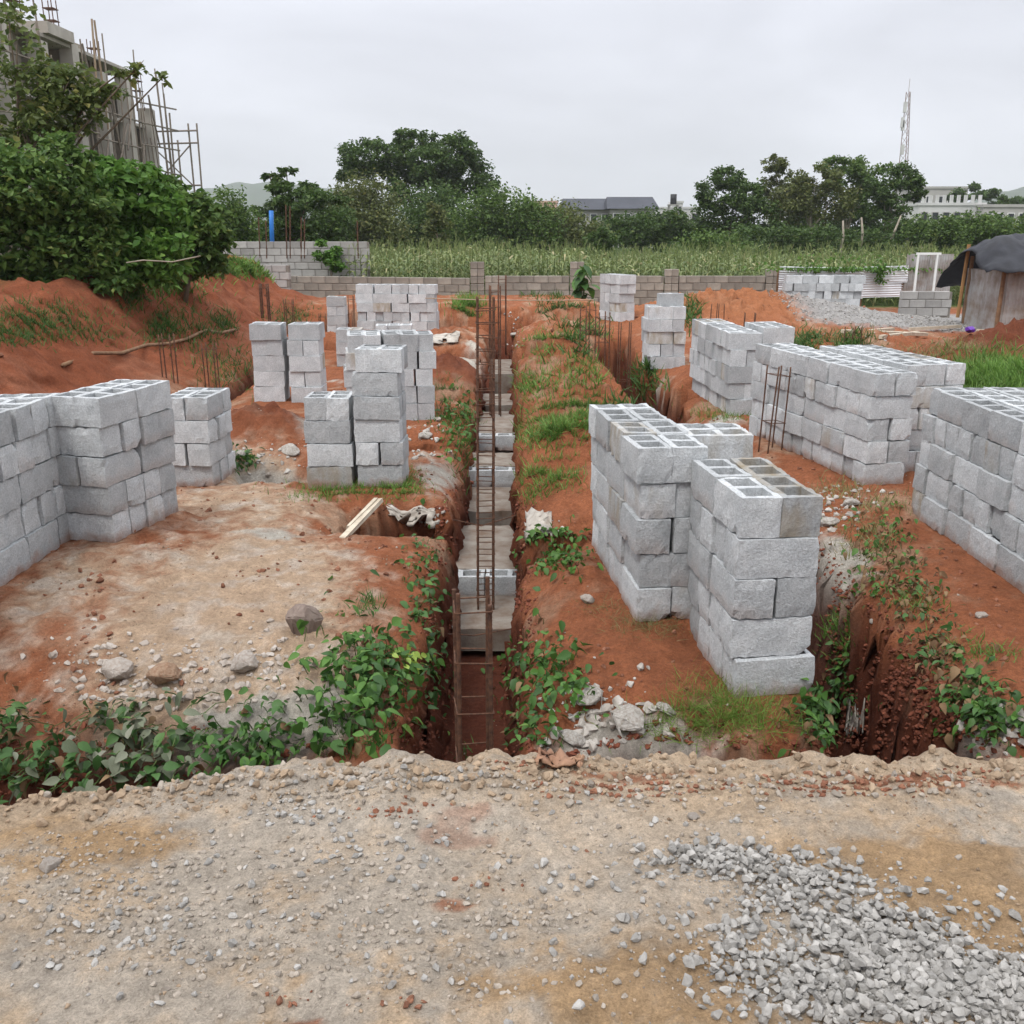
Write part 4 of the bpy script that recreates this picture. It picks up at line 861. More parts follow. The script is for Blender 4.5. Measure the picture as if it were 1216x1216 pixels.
tuft('bank_weeds', 'patches of weeds on the red bank slope', [(195, 396, 24, 18, 260), (155, 362, 16, 14, 160), (265, 388, 18, 14, 200), (240, 400, 30, 30, 200), (345, 380, 30, 16, 300), (270, 440, 40, 40, 260), (215, 370, 40, 30, 120)], .25, GR3, .07, .5, 'weed')
tuft('bank_weeds', 'bright creeper along the top of the red bank', [(275, 322, 50, 10, 700), (240, 318, 40, 8, 300), (310, 328, 30, 8, 200), (200, 345, 50, 14, 200)], .3, GR1, .12, .5, 'weed')
tuft('trench_weeds', 'weeds lining the far side trench', [(765, 462, 22, 18, 200), (690, 400, 30, 30, 260), (660, 370, 30, 14, 100), (820, 375, 14, 20, 200), (745, 490, 40, 8, 60)], .3, GR3, .1, .5, 'weed')

# ------------------------------------------------------------------ field wall of grey blocks: every block a piece
FW_M = simple('weathered_block', (.30, .275, .235), .95, .3, 3, .6, 30, col2=(.20, .18, .155), objrand=.22)
FW2_M = simple('pale_wall_block', (.36, .35, .335), .95, .25, 3, .6, 30, col2=(.27, .26, .25), objrand=.2)
MORTAR = simple('wall_mortar', (.22, .20, .175), .95, .2, 8)
def wall_block(l=.445, w=.22, h=.215, seed=0, m=None):
    rnd = random.Random(seed); bm = bmesh.new(); bmesh.ops.create_cube(bm, size=1)
    for v in bm.verts: v.co = Vector((v.co.x * l, v.co.y * w, (v.co.z + .5) * h))
    bmesh.ops.bevel(bm, geom=bm.edges[:], offset=.012, segments=1, affect='EDGES')
    for v in bm.verts: v.co += Vector([rnd.uniform(-.004, .004) for _ in range(3)])
    me = bpy.data.meshes.new('block'); bm.to_mesh(me); bm.free(); me.materials.append(m); return me
WB = [wall_block(seed=i, m=FW_M) for i in range(3)]; WBH = wall_block(.215, seed=9, m=FW_M); WB2 = [wall_block(seed=i, m=FW2_M) for i in range(3)]
def block_wall(label, x0, x1, y, z0, courses, meshes, pillars=(), ph=6, dip=0.0, rz=0.0, name='block_wall', group=None):
    root = tag(empty(name, (x0, y, z0), rz), label, 'wall', group); L = x1 - x0
    for k in range(courses):
        x = -.225 * (k % 2)
        while x < L - .05:
            a, b = max(x, 0), min(x + .45, L)
            if b - a > .1 and not any(p - .24 < (a + b) / 2 + x0 < p + .24 for p in pillars):
                o = link('block', random.choice(meshes), None, root, ((a + b) / 2, random.uniform(-.006, .006), k * .23 - dip * (a + b) / 2), (0, 0, R(random.uniform(-.5, .5)))); o.scale = ((b - a - .012) / .445, 1, 1)
            x += .45
    MB().box(.01, L - .01, -.09, .09, -.35, courses * .23 - .03 - dip * L).build('mortar_bed', MORTAR, root)
    return root
def pillar(label, x, y, z0, n, m):
    root = tag(empty('wall_pillar', (x, y, z0)), label, 'pillar', 'pillars of the field wall')
    for k in range(n):
        for s in (-1, 1): link('block', WBH if k % 2 else WBH, None, root, (s * .112, -.02, k * .23), (0, 0, R(random.uniform(-1, 1))))
    MB().box(-.2, .2, -.1, .12, -.4, n * .23 - .02).build('mortar_core', MORTAR, root)
FY = 32.0
px2x = lambda px, y=FY: PD(px, 330, y).x
pxs = [px2x(567), px2x(685), px2x(797), px2x(917)]; ends = [px2x(345)] + pxs
labs = ('bay between the bank and first pillar', 'bay between first and second pillars', 'bay between second and third pillars', 'bay between third pillar and sheet fence')
for i in range(4):
    block_wall('low weathered block field wall, ' + labs[i], ends[i] + (.24 if i else 0), ends[i + 1] - .24, FY, .12, (4, 4, 4, 4)[i], WB, dip=.012 if i == 0 else 0, group='bays of the field wall')
for i, (x, n) in enumerate(zip(pxs, (6, 6, 5, 5))): pillar(('first', 'second', 'third', 'fourth')[i] + ' block pillar of the field wall counted from the bank', x, FY, .10, n, FW_M)
block_wall('higher pale block wall on the bank below the blue pipe', px2x(258, 34), px2x(440, 34), 34.0, .7, 6, WB2)
block_wall('short stepped block wall in front of the higher pale wall', px2x(300, 31), px2x(346, 31), 31.0, .5, 4, WB2, rz=R(-6))
block_wall('grey block wall stub beside the shack', px2x(1072, 28), px2x(1132, 28), 28.0, .1, 3, WB2)
# rods and the blue pipe on the bank wall
BLUE = simple('blue_plastic', (.03, .18, .55), .4, .2, 3)
a_, b_ = PD(323, 293, 34), PD(322, 250, 34); mb = MB(); mb.tube([a_ - Vector((0, 0, .4)), a_.lerp(b_, .5), b_], .075, 10); tag(mb.build('blue_pipe', BLUE, None, True), 'upright bright blue plastic pipe on the bank wall', 'pipe')
for i, (px, t) in enumerate(((308, 258), (316, 262), (340, 243), (344, 245), (357, 258), (361, 260), (425, 262))):
    a_, b_ = PD(px, 296, 33.9), PD(px + random.uniform(-1, 1), t, 33.9); mb = MB(); mb.tube([a_ - Vector((0, 0, .3)), b_], .022, 5)
    tag(mb.build('steel_rod', RUST), ('short rod left of the blue pipe on the bank wall', 'rod right against the blue pipe on the bank wall', 'tallest paired rod on the bank wall right of the blue pipe', 'second of the tall paired rods on the bank wall', 'shorter paired rod farther along the bank wall', 'second of the shorter paired rods on the bank wall', 'lone rod at the maize end of the bank wall')[i], 'rod', 'rods on the bank wall')

# ------------------------------------------------------------------ corrugated sheet fence
ZINC = simple('bright_zinc', (.80, .82, .85), .42, .25, 1.2, .1, 12, metal=.35, col2=(.62, .63, .65)); OLDZ = simple('old_zinc', (.40, .40, .40), .55, .45, 2.5, .2, 14, metal=.3, col2=(.22, .17, .135))
def corrugated(w, h, pitch=.075, amp=.012, vertical=True, seed=0, ends=6):
    n = int(w / pitch * 6) if vertical else int(h / pitch * 6); V_ = []; F_ = []; rnd = random.Random(seed); c = [rnd.uniform(-.02, .02) for _ in range(ends + 1)]
    for i in range(n + 1):
        d = amp * math.sin(2 * math.pi * i / 6)
        for j in range(ends + 1):
            q = j / ends
            V_.append((w * i / n, d + c[j], h * q) if vertical else (w * q, d + c[j], h * i / n))
    for i in range(n):
        for j in range(ends): a = i * (ends + 1) + j; F_.append((a, a + 1, a + ends + 2, a + ends + 1))
    me = npmesh('sheet', V_, F_, True); return me
FEY = 31.0
x0, x1 = px2x(925, FEY), px2x(1075, FEY); root = tag(empty('sheet_fence', (x0, FEY, 0)), 'shiny corrugated sheet fence with ribs running sideways, behind the wide pile', 'fence'); nS = 3
for i in range(nS):
    wS = (x1 - x0) / nS; zb, zt = PD(1000, 350, FEY).z, PD(1000, 314, FEY).z
    for k in range(2):
        hS = (zt - zb) / 2 + .04
        o = link('sheet', corrugated(wS + .05, hS, .07, .011, False, i * 2 + k), ZINC, root, (i * wS + random.uniform(-.03, .02), -.02 * k - .01 * i, zb + k * (zt - zb) / 2 + random.uniform(-.02, .02) - .1), (R(random.uniform(-2, 2)), R(random.uniform(-1.5, 1.5)), R(random.uniform(-2, 2))))
for i in range(4): MB().box(-.04, .04, .04, .11, -.2, PD(1000, 318, FEY).z).build('post', BROWNW, root, loc=(i * (x1 - x0) / 3, 0, 0))
x0, x1 = px2x(1074, FEY), px2x(1128, FEY); root = tag(empty('sheet_fence', (x0, FEY, 0)), 'dull grey upright sheet fence between shiny fence and shack', 'fence')
for i in range(2): link('sheet', corrugated((x1 - x0) / 2 + .03, 1.15, .08, .012, True, 30 + i), OLDZ, root, (i * (x1 - x0) / 2, -.015 * i, PD(1100, 342, FEY).z - .12), (R(random.uniform(-2, 2)), 0, 0))
MB().box(-.05, .05, .03, .1, -.2, PD(1100, 315, FEY).z).build('post', BROWNW, root)
# white pipe frame near it
WHITE = simple('white_paint', (.75, .75, .73), .5, .15, 5)
root = tag(empty('pipe_frame', PD(1100, 345, 29.5)), 'white pipe goal-like frame standing before the dull sheet fence', 'frame'); s_ = 29.5 / F_PX
MB().box(-16 * s_, 12 * s_, -.03, .03, 40 * s_, 42.5 * s_).build('crossbar', WHITE, root); MB().box(7 * s_, 9 * s_, -.03, .03, -.3, 40 * s_).build('upright', WHITE, root); MB().box(-15 * s_, -13 * s_, -.03, .03, -.3, 40 * s_).build('upright', WHITE, root)

# ------------------------------------------------------------------ shack of corrugated sheets under a black tarpaulin
c0 = P(1181, 394, .1); cB = P(1143, 384, .1); cR = Vector((c0.x + 1.25, c0.y - 1.1, .1)); u_ = (cB - c0)
root = tag(empty('shack', c0), 'small shack of grey corrugated sheets under a sagging black tarpaulin', 'shack')
def sheetrow(p, q, h, n, seed):
    d = q - p; an = math.atan2(d.y, d.x); L = d.length
    for i in range(n):
        link('wall_sheet', corrugated(L / n + .04, h + random.uniform(-.05, .05), .085, .014, True, seed + i), OLDZ, root, p + d * (i / n) - c0 + Vector((0, 0, -.12)), (R(random.uniform(-1, 1)), 0, an))
sheetrow(cB, c0, 1.55, 2, 50); sheetrow(c0, cR, 1.5, 3, 60); cK = cR + (cB - c0); sheetrow(cK, cB, 1.5, 3, 70)
for q in (c0, cB, cR, cK): MB().tube([q - c0 + Vector((0, -.05, -.2)), q - c0 + Vector((.02, -.05, 1.7))], .05, 7).build('corner_post', BROWNW, root)
a_ = PD(1137, 377, cB.y - .3); b_ = PD(1151, 290, cB.y - .3); MB().tube([a_ - c0, b_ - c0], .045, 6).build('tall_post', simple('ochre_wood', (.34, .19, .08), .8), root)
TARP = simple('black_tarpaulin', (.024, .026, .034), .55, .35, 3, .5, 14, col2=(.014, .015, .019), spec=.25)
n = 34; mid_ = (c0 + cB + cR + cK) / 4; V_ = []
ex, ey = (c0 - cB), (cR - c0)
for i in range(n):
    for j in range(n):
        a, b = i / (n - 1) * 1.7 - .42, j / (n - 1) * 1.45 - .30
        p = cB + ex * a + ey * b; edge = max(0, -a, a - 1, -b * 1.0, b - 1)
        z = 1.62 + .62 * math.exp(-((a - .55) / .5) ** 2 * .6) + .14 * float(b > .5) * 0 - 1.25 * edge - .55 * max(0, -a - .05)
        V_.append((p.x, p.y, z))
V_ = np.array(V_); V_[:, 2] += .20 * fbm(V_[:, 0], V_[:, 1], 1.3, 4, 701) + .07 * np.abs(fbm(V_[:, 0] * 2.2 + V_[:, 1], V_[:, 1] * .6, 2.2, 3, 705)); V_[:, 0] += .10 * fbm(V_[:, 1], V_[:, 2], 1.5, 3, 709); V_[:, 1] += .10 * fbm(V_[:, 0], V_[:, 2], 1.5, 3, 711)
I_ = (np.arange(n - 1)[:, None] * n + np.arange(n - 1)[None]).ravel(); tm = npmesh('tarpaulin', V_ - np.array(c0), np.stack([I_, I_ + 1, I_ + n + 1, I_ + n], 1), True)
o = link('tarpaulin', tm, TARP, root); o['label'] = 'sagging black tarpaulin roof'; md = o.modifiers.new('t', 'SOLIDIFY'); md.thickness = .012
MB().box(-.6, .5, -.06, .06, 0, .1).build('sill_board', WOOD, root, loc=(.1, -.25, -.05), rot=(0, 0, R(-38)))
mb = MB(); V_, F_ = hull_stone(900, .6, 16); p = hit([1151], [399])[0]; tag(link('purple_bag', npmesh('purple_bag', V_, F_), simple('purple_plastic', (.16, .05, .42), .4, .4, 6, .4, 12), None, (p[0], p[1], p[2] + .08), (0, .2, .4), .12), 'crumpled purple plastic bag on the red spoil before the shack', 'bag')
for i, (px0, py0, px1, py1) in enumerate(((1000, 398, 1100, 402), (1045, 406, 1090, 400), (1010, 403, 1060, 396), (1080, 394, 1140, 392))):
    p, q = hit([px0, px1], [py0, py1]); mb = MB(); mb.tube([Vector(p) + Vector((0, 0, .06)), Vector(q) + Vector((0, 0, .08))], .05, 4); tag(mb.build('plank', WOOD), ('long', 'crossing', 'short', 'end')[i] + ' pale plank lying between gravel and red spoil', 'plank', 'planks by the gravel')

# ------------------------------------------------------------------ maize field
def maize_t(seed):
    rnd = random.Random(seed); V_ = []; F_ = []
    def quad(a, b, c, d): k = len(V_); V_.extend([a, b, c, d]); F_.append((k, k + 1, k + 2, k + 3))
    quad((-.014, 0, 0), (.014, 0, 0), (.008, 0, 1), (-.008, 0, 1)); quad((0, -.014, 0), (0, .014, 0), (0, .008, 1), (0, -.008, 1))
    for i in range(9):
        z = .12 + .09 * i; az = i * math.pi + rnd.uniform(-.6, .6); c, s = math.cos(az), math.sin(az); L = rnd.uniform(.28, .46); pr = None
        for t in (0, .3, .65, 1.0):
            r = L * (t - .15 * t * t); zz = z + L * (.85 * t - 1.05 * t * t) * rnd.uniform(.8, 1.1); wd = .032 * (1 - t) ** .6 + .003
            cur = ((c * r - s * wd, s * r + c * wd, zz), (c * r + s * wd, s * r - c * wd, zz))
            if pr: quad(pr[0], pr[1], cur[1], cur[0])
            pr = cur
    for i in range(4):
        az = rnd.uniform(0, 6.28); quad((-.004, 0, .97), (.004, 0, .97), (math.cos(az) * .07 + .004, math.sin(az) * .07, 1.12), (math.cos(az) * .07 - .004, math.sin(az) * .07, 1.12))
    return np.array(V_), np.array(F_)
pos = []
for r_ in range(24):
    y = 33.2 + r_ * .72
    dx = .34 if y < 42 else .6
    for x in np.arange(-8.2 if y > 36 else -5.5, .42 * y + 2, dx): pos.append((x + random.gauss(0, .06), y + random.gauss(0, .08), -.02))
pos = np.array(pos); pos[:, 2] = hz(pos[:, 0], pos[:, 1]) - .02; vv = []; ff = []; off = 0
for k in range(5):
    pk = pos[k::5]; n = len(pk); V_, F_ = scatter(*maize_t(800 + k), pk, euler_mats(RNG.normal(0, .06, n), RNG.normal(0, .06, n), RNG.uniform(0, 6.28, n)), np.stack([1.5 * np.ones(n), 1.5 * np.ones(n), 1.52 + .45 * fbm(pk[:, 0], pk[:, 1], .3, 2, 811) + RNG.normal(0, .1, n)], 1)); vv.append(V_); ff.append(F_ + off); off += len(V_)
tag(link('maize_field', npmesh('maize_field', np.concatenate(vv), np.concatenate(ff)), leafmat('maize_leaf', (.11, .165, .055), (.24, .275, .105), (.46, .41, .23), .35)), 'green maize crop with pale tassels behind the field wall', 'maize', None, 'stuff')
print('maize', len(pos))

# ------------------------------------------------------------------ trees and bushes
BARK = simple('bark', (.17, .13, .095), .9, .4, 5, .6, 20, col2=(.09, .07, .05)); PBARK = simple('pale_bark', (.36, .32, .26), .9, .3, 5, .5, 20, col2=(.22, .19, .15))
LEAF_T = (np.array([(0, 0, 0), (.32, .45, .10), (0, 1, -.08), (-.32, .45, .10)]), np.array([(0, 1, 2, 3)]))
T_DK = leafmat('leaf_dark', (.036, .074, .018), (.088, .145, .034), (.13, .17, .045), .32); T_MID = leafmat('leaf_mid', (.050, .100, .022), (.125, .195, .045), (.18, .225, .06), .34)
T_BR = leafmat('leaf_bright', (.055, .135, .022), (.125, .24, .045), (.18, .27, .06), .35); T_OL = leafmat('leaf_olive', (.070, .095, .028), (.145, .165, .050), (.21, .20, .07), .3)
T_LEFT = leafmat('leaf_left', (.060, .095, .026), (.155, .195, .055), (.28, .25, .08), .35)
T_LEFT2 = leafmat('leaf_left_bush', (.048, .105, .024), (.135, .22, .052), (.24, .28, .08), .38)
def tree(name, label, d, basepx, clusters, leaf=.2, m=T_MID, bark=BARK, tr=.15, group=None, cat='tree', sub=7, spread=.30, flat=.75, depth=1.0, zbase=None, limb=True, dens=1.7):
    """clusters: pixel ellipses at ground distance d (offset by a fifth entry); leaves gather in clumps at the twig ends"""
    b = PD(basepx[0], basepx[1], d); zb = float(hz(b.x, d)) if zbase is None else zbase
    root = tag(empty(name, (b.x, d, zb)), label, cat, group); base = Vector((b.x, d, zb)); s = d / F_PX / CP; C = []; W_ = []
    for (px, py, rx, ry, n, *o_) in clusters:
        dd = d + (o_[0] if o_ else random.uniform(-.5, .5) * rx * s * depth); c = PD(px, py, dd); C.append((c, rx * s, ry * s))
        k = max(3, int(sub * math.sqrt(rx * ry) / 12)); v = RNG.normal(0, 1, (k, 3)); v /= np.linalg.norm(v, axis=1)[:, None]; v *= RNG.uniform(.25, 1, (k, 1)) ** .5
        cc = np.array(c) + v * np.array((rx * s, rx * s * depth * .8, ry * s)); w_ = RNG.integers(0, k, n)
        n = int(n * dens); w_ = RNG.integers(0, k, n); rr = spread * 1.75 * min(rx, ry * 1.5) * s; q = RNG.normal(0, 1, (n, 3)); q *= (RNG.random((n, 1)) ** .45) / np.linalg.norm(q, axis=1)[:, None]
        W_.append(cc[w_] + q * np.array((rr, rr, rr * flat)) * RNG.uniform(.55, 1.2, (k, 1))[w_])
    pts = np.concatenate(W_); pts = pts[pts[:, 2] > hz(pts[:, 0], pts[:, 1]) + .03]; n = len(pts)
    V_, F_ = scatter(*LEAF_T, pts - np.array(base), euler_mats(RNG.normal(-.3, .6, n), RNG.normal(0, .6, n), RNG.uniform(0, 6.28, n)), leaf * RNG.uniform(.6, 1.3, n))
    link('crown', npmesh('crown', V_, F_), m, root)
    if tr:
        mb = MB(); top = sum((c[0] for c in C), Vector()) / len(C); top = Vector((top.x, top.y, zb + (top.z - zb) * .75)); j = Vector((RNG.normal(0, .1), RNG.normal(0, .1), 0)) * tr * 6
        trunk = [Vector((0, 0, -.2)), (top - base) * .3 + j, (top - base) * .65 - j * .5, top - base]; mb.tube(trunk, [tr * 1.15, tr * .85, tr * .6, tr * .3], 8); mb.build('trunk', bark, root, True)
        if limb:
            for (c, rx, ry) in C:
                st = trunk[1].lerp(trunk[2], random.random()); e_ = c - base; md_ = st.lerp(e_, .5) + Vector((0, 0, .12 * (e_ - st).length)) + Vector([RNG.normal(0, .05) * (e_ - st).length for _ in range(3)])
                MB().tube([st, md_, e_, e_ + (e_ - md_) * .08], [tr * .42, tr * .28, tr * .16, tr * .05], 5).build('limb', bark, root, True)
    return root
# left bank: tree reaching out of the frame, bushes below it
tree('bank_tree', 'ragged olive tree on the bank with bare lower limbs, beside the unfinished building', 19.5, (-8, 330), [(20, 60, 34, 36, 260), (10, 20, 26, 22, 130), (45, 90, 30, 26, 320), (80, 100, 30, 22, 420), (100, 125, 22, 18, 280), (60, 130, 44, 26, 480), (20, 140, 30, 40, 500), (90, 150, 16, 10, 90), (145, 85, 12, 9, 70), (135, 105, 18, 8, 90), (165, 78, 10, 6, 34), (190, 95, 7, 7, 26), (40, 155, 40, 20, 240)],
     .16, T_LEFT, BARK, .075, sub=9, spread=.27, dens=.85)
G_B = 'bushes on the red bank'
tree('bush', 'dark dense bush on the bank under the olive tree', 17.5, (40, 345), [(30, 230, 60, 46, 2100), (20, 290, 60, 50, 2300), (85, 300, 50, 40, 1700), (90, 240, 40, 40, 1300), (0, 200, 30, 30, 700), (70, 172, 22, 14, 260), (100, 190, 14, 10, 120), (50, 340, 80, 16, 1300), (110, 335, 40, 20, 700), (20, 350, 50, 10, 500)], .14, T_LEFT2, BARK, .05, G_B, 'bush', 18, .22, dens=1.15)
tree('bush', 'bright broad-leaved bush on the bank beside the dark bush', 18.5, (150, 330), [(150, 235, 44, 32, 1500), (140, 280, 44, 36, 1400), (185, 260, 36, 34, 1100), (115, 215, 20, 14, 300), (122, 196, 14, 10, 140), (172, 206, 16, 12, 200), (150, 200, 10, 8, 80), (175, 305, 50, 26, 1100), (150, 330, 50, 12, 700)], .17, T_BR, BARK, .05, G_B, 'bush', 16, .24, dens=1.15)
tree('bush', 'mid green bush at the bank end before the distant hills', 20.5, (215, 325), [(210, 245, 32, 26, 1100), (232, 275, 36, 38, 1700), (255, 310, 16, 16, 400), (205, 220, 14, 10, 160), (246, 248, 12, 10, 160), (262, 284, 10, 12, 160), (200, 300, 34, 24, 900), (240, 300, 18, 22, 400), (215, 320, 36, 10, 600)], .15, T_LEFT2, BARK, .05, G_B, 'bush', 16, .26, dens=1.3)
tree('bush', 'shaggy green bush farther along the bank behind the long bank side pile', 16.5, (-90, 345), [(-60, 240, 60, 50, 1800), (-120, 270, 60, 50, 1700), (-90, 320, 80, 30, 1500)], .15, T_LEFT2, BARK, .05, G_B, 'bush', 14, .28)
mb = MB(); [mb.tube([PD(a, b, 15.5 - .2 * i) for a, b in pts_], r_, 5) for i, (pts_, r_) in enumerate((([(150, 312), (170, 309), (205, 311), (238, 304)], .011),))]
tag(mb.build('dead_branch', PBARK, None, True), 'bare pale branch sticking out of the bank bushes', 'branch')
# beyond the wall
tree('layered_tree', 'flat layered tree beyond the bank wall, one shoot rising above', 52, (352, 290), [(345, 225, 34, 9, 900), (365, 240, 40, 12, 1300), (335, 248, 30, 10, 900), (375, 262, 40, 16, 1300), (335, 270, 30, 14, 900), (358, 284, 44, 10, 700), (320, 209, 9, 2.5, 110), (340, 203, 11, 3.5, 150), (333, 212, 8, 3, 80)], .22, T_DK, BARK, .16, sub=14, flat=.4, spread=.36)
tree('wide_tree', 'large wide-crowned tree with gaps in its crown beyond the maize', 88, (510, 300), [(440, 188, 36, 20, 2400), (425, 205, 22, 14, 900), (490, 170, 32, 13, 1800), (535, 178, 30, 17, 2000), (505, 195, 44, 20, 2600), (560, 192, 14, 14, 500), (470, 205, 36, 16, 1600), (550, 215, 34, 22, 2000), (500, 225, 50, 20, 2400), (580, 232, 16, 16, 700)], .30, T_DK, BARK, .35, sub=17, spread=.185, dens=1.7)
G_F = 'bushes beyond the maize field'
bl = [('rounded yellow-green bush under the wide tree', 74, 435, [(430, 240, 34, 22, 1900), (415, 262, 32, 24, 1500), (455, 268, 34, 24, 1500)], T_OL), ('dark bush beneath the wide tree crown', 80, 500, [(500, 255, 46, 26, 2300), (480, 280, 40, 18, 1400), (530, 275, 40, 22, 1700)], T_DK),
      ('tall pale-topped shrub in front of the wide tree', 66, 520, [(517, 250, 9, 14, 420), (520, 275, 13, 20, 700)], T_OL), ('broad mid green bush right of the wide tree', 76, 600, [(590, 255, 44, 24, 2200), (570, 275, 40, 22, 1600), (625, 268, 34, 24, 1700), (640, 255, 22, 14, 700)], T_MID),
      ('low olive bush before the distant dark roof', 78, 670, [(665, 272, 34, 22, 1700), (690, 282, 30, 16, 1000), (645, 285, 34, 14, 900)], T_OL), ('dark shrub at the maize edge below the dark roof', 62, 715, [(714, 288, 15, 15, 800)], T_DK),
      ('long hedge-like bush below the dark roof', 86, 765, [(750, 270, 40, 14, 1700), (790, 268, 38, 14, 1600), (725, 276, 26, 12, 800), (770, 282, 50, 9, 900)], T_DK), ('grey-green bush between layered tree and bank', 48, 275, [(270, 250, 20, 22, 1100), (290, 265, 22, 20, 900), (262, 280, 22, 16, 700)], T_MID),
      ('dark bush behind the layered tree', 70, 395, [(395, 268, 22, 22, 1000), (385, 285, 22, 14, 600)], T_DK), ('green bush growing over the shiny sheet fence', 60, 840, [(840, 290, 30, 12, 800), (870, 294, 30, 9, 600)], T_MID),
      ('dense green bush below the white unfinished houses', 72, 1150, [(1120, 272, 34, 16, 1600), (1160, 270, 36, 13, 1500), (1200, 272, 34, 14, 1400), (1150, 290, 60, 14, 1800)], T_MID), ('bushy undergrowth in front of the tall tree row', 74, 1000, [(900, 285, 40, 16, 1300), (950, 285, 40, 16, 1300), (1000, 288, 44, 12, 1100), (1060, 282, 34, 18, 1200)], T_DK)]
for (lab, d, bx, cl_, m) in bl: tree('bush', lab, d, (bx, 298), cl_, .26 * d / 75, m, BARK, .10, G_F, 'bush', 11, .42, limb=False, dens=2.1)
tree('bush', 'leafy bush at the field side of the bank wall', 33.4, (392, 318), [(388, 300, 12, 14, 500), (398, 312, 12, 9, 300)], .14, T_BR, BARK, .03, None, 'bush', 8)
G_T = 'row of trees beyond the sheet fence'
tl = [('dense dark round tree at the maize end of the row', 80, 862, [(850, 230, 24, 24, 1900), (885, 232, 22, 20, 1500), (865, 212, 16, 12, 700), (858, 258, 34, 24, 1900), (895, 258, 28, 26, 1500)], T_DK, BARK), ('slim tree with a small top tuft above the row', 84, 922, [(920, 195, 13, 9, 520), (928, 205, 12, 10, 420), (915, 222, 14, 10, 420), (935, 230, 22, 14, 800), (915, 245, 26, 16, 900)], T_OL, PBARK),
      ('olive tree with thin pale trunk in the row', 78, 965, [(945, 240, 30, 20, 1500), (970, 215, 28, 15, 1300), (985, 240, 30, 20, 1500), (955, 222, 18, 12, 600)], T_OL, PBARK), ('tall tree with airy crown behind the olive tree', 82, 1000, [(995, 198, 22, 11, 1000), (1030, 205, 26, 15, 1400), (1010, 220, 30, 16, 1500), (1025, 240, 30, 16, 1300)], T_MID, PBARK),
      ('leaning pale-trunked tree at the shack end of the row', 76, 1040, [(1070, 212, 24, 14, 1300), (1050, 225, 22, 14, 1000), (1085, 225, 13, 11, 500), (1060, 245, 26, 14, 1000)], T_DK, PBARK), ('short dark tree filling the middle of the row', 86, 985, [(975, 262, 30, 18, 1400), (1010, 262, 30, 18, 1400), (1050, 262, 26, 18, 1200), (940, 265, 26, 18, 1100)], T_DK, BARK)]
for (lab, d, bx, cl_, m, bk) in tl: tree('row_tree', lab, d, (bx, 300), cl_, .27, m, bk, .17, G_T, 'tree', 15, .21, dens=1.5)
for i, (px, top) in enumerate(((997, 262), (1021, 258), (1048, 256))):
    b = PD(px, 298, 73); t = PD(px + (4, 2, 22)[i], top, 73); mb = MB(); mb.tube([Vector((b.x, 73, float(hz(b.x, 73)) - .2)), b.lerp(t, .5) + Vector((.15, 0, 0)), t], [.12, .09, .06], 7)
    tag(mb.build('bare_trunk', PBARK, None, True), ('slender', 'straight', 'slanting')[i] + ' pale bare trunk before the dark tree row', 'trunk')
tree('bush', 'rounded dark far tree beside the white unfinished houses', 160, (1155, 262), [(1155, 228, 26, 8, 1100), (1140, 234, 20, 7, 600), (1185, 240, 28, 7, 800)], .5, T_DK, BARK, .2, None, 'tree', 8, limb=False)
# far scrub that closes the plain
n = 30000; xx_ = RNG.uniform(-75, 95, n); yy_ = RNG.uniform(105, 135, n); hh_ = 2.6 + 1.6 * fbm(xx_, yy_, .09, 3, 921) + 1.0 * fbm(xx_, yy_, .35, 2, 925); H_ = np.stack([xx_, yy_, np.abs(hh_) * RNG.random(n) ** .5], 1)
V_, F_ = scatter(*LEAF_T, H_, euler_mats(RNG.normal(-.3, .6, n), RNG.normal(0, .6, n), RNG.uniform(0, 6.28, n)), RNG.uniform(.35, .75, n))
tag(link('distant_scrub', npmesh('distant_scrub', V_, F_), T_DK), 'continuous dark scrub far behind the maize and trees', 'scrub', None, 'stuff')
# creeper over the sheet fence
tuft_pts = []
H_ = np.array([PD(RNG.normal(1000, 52), min(318 + RNG.exponential(1), 326) if RNG.random() < .8 else RNG.uniform(300, 316), 30.85 + RNG.normal(0, .12)) for _ in range(900)] + [PD(RNG.normal(1046, 3.5), RNG.uniform(314, 336), 30.8) for _ in range(160)])
V_, F_ = scatter(*LEAF_T, H_, euler_mats(RNG.normal(-.6, .6, len(H_)), RNG.normal(0, .6, len(H_)), RNG.uniform(0, 6.28, len(H_))), RNG.uniform(.07, .15, len(H_)))
tag(link('creeper', npmesh('creeper', V_, F_), T_BR), 'green creeper hanging over the top of the shiny sheet fence', 'creeper', None, 'stuff')
# young cassava-like plant in the far trench: each palm leaf a piece
p = P(692, 372, .0); root = tag(empty('young_plant', (p.x, p.y, float(hz(p.x, p.y)))), 'young plant with drooping hand-shaped leaves before the second pillar', 'plant')
MB().tube([(0, 0, -.1), (.03, 0, .5), (0, .02, 1.0)], [.03, .025, .015], 6).build('stem', STEM, root)
for i in range(34):
    az = random.uniform(0, 6.28); zz = random.uniform(.15, 1.05); link('leaf', random.choice(L_DARK + L_GREEN), None, root, (random.gauss(0, .1), random.gauss(0, .1), zz), (random.uniform(-.9, -.1), 0, az), random.uniform(.32, .5))

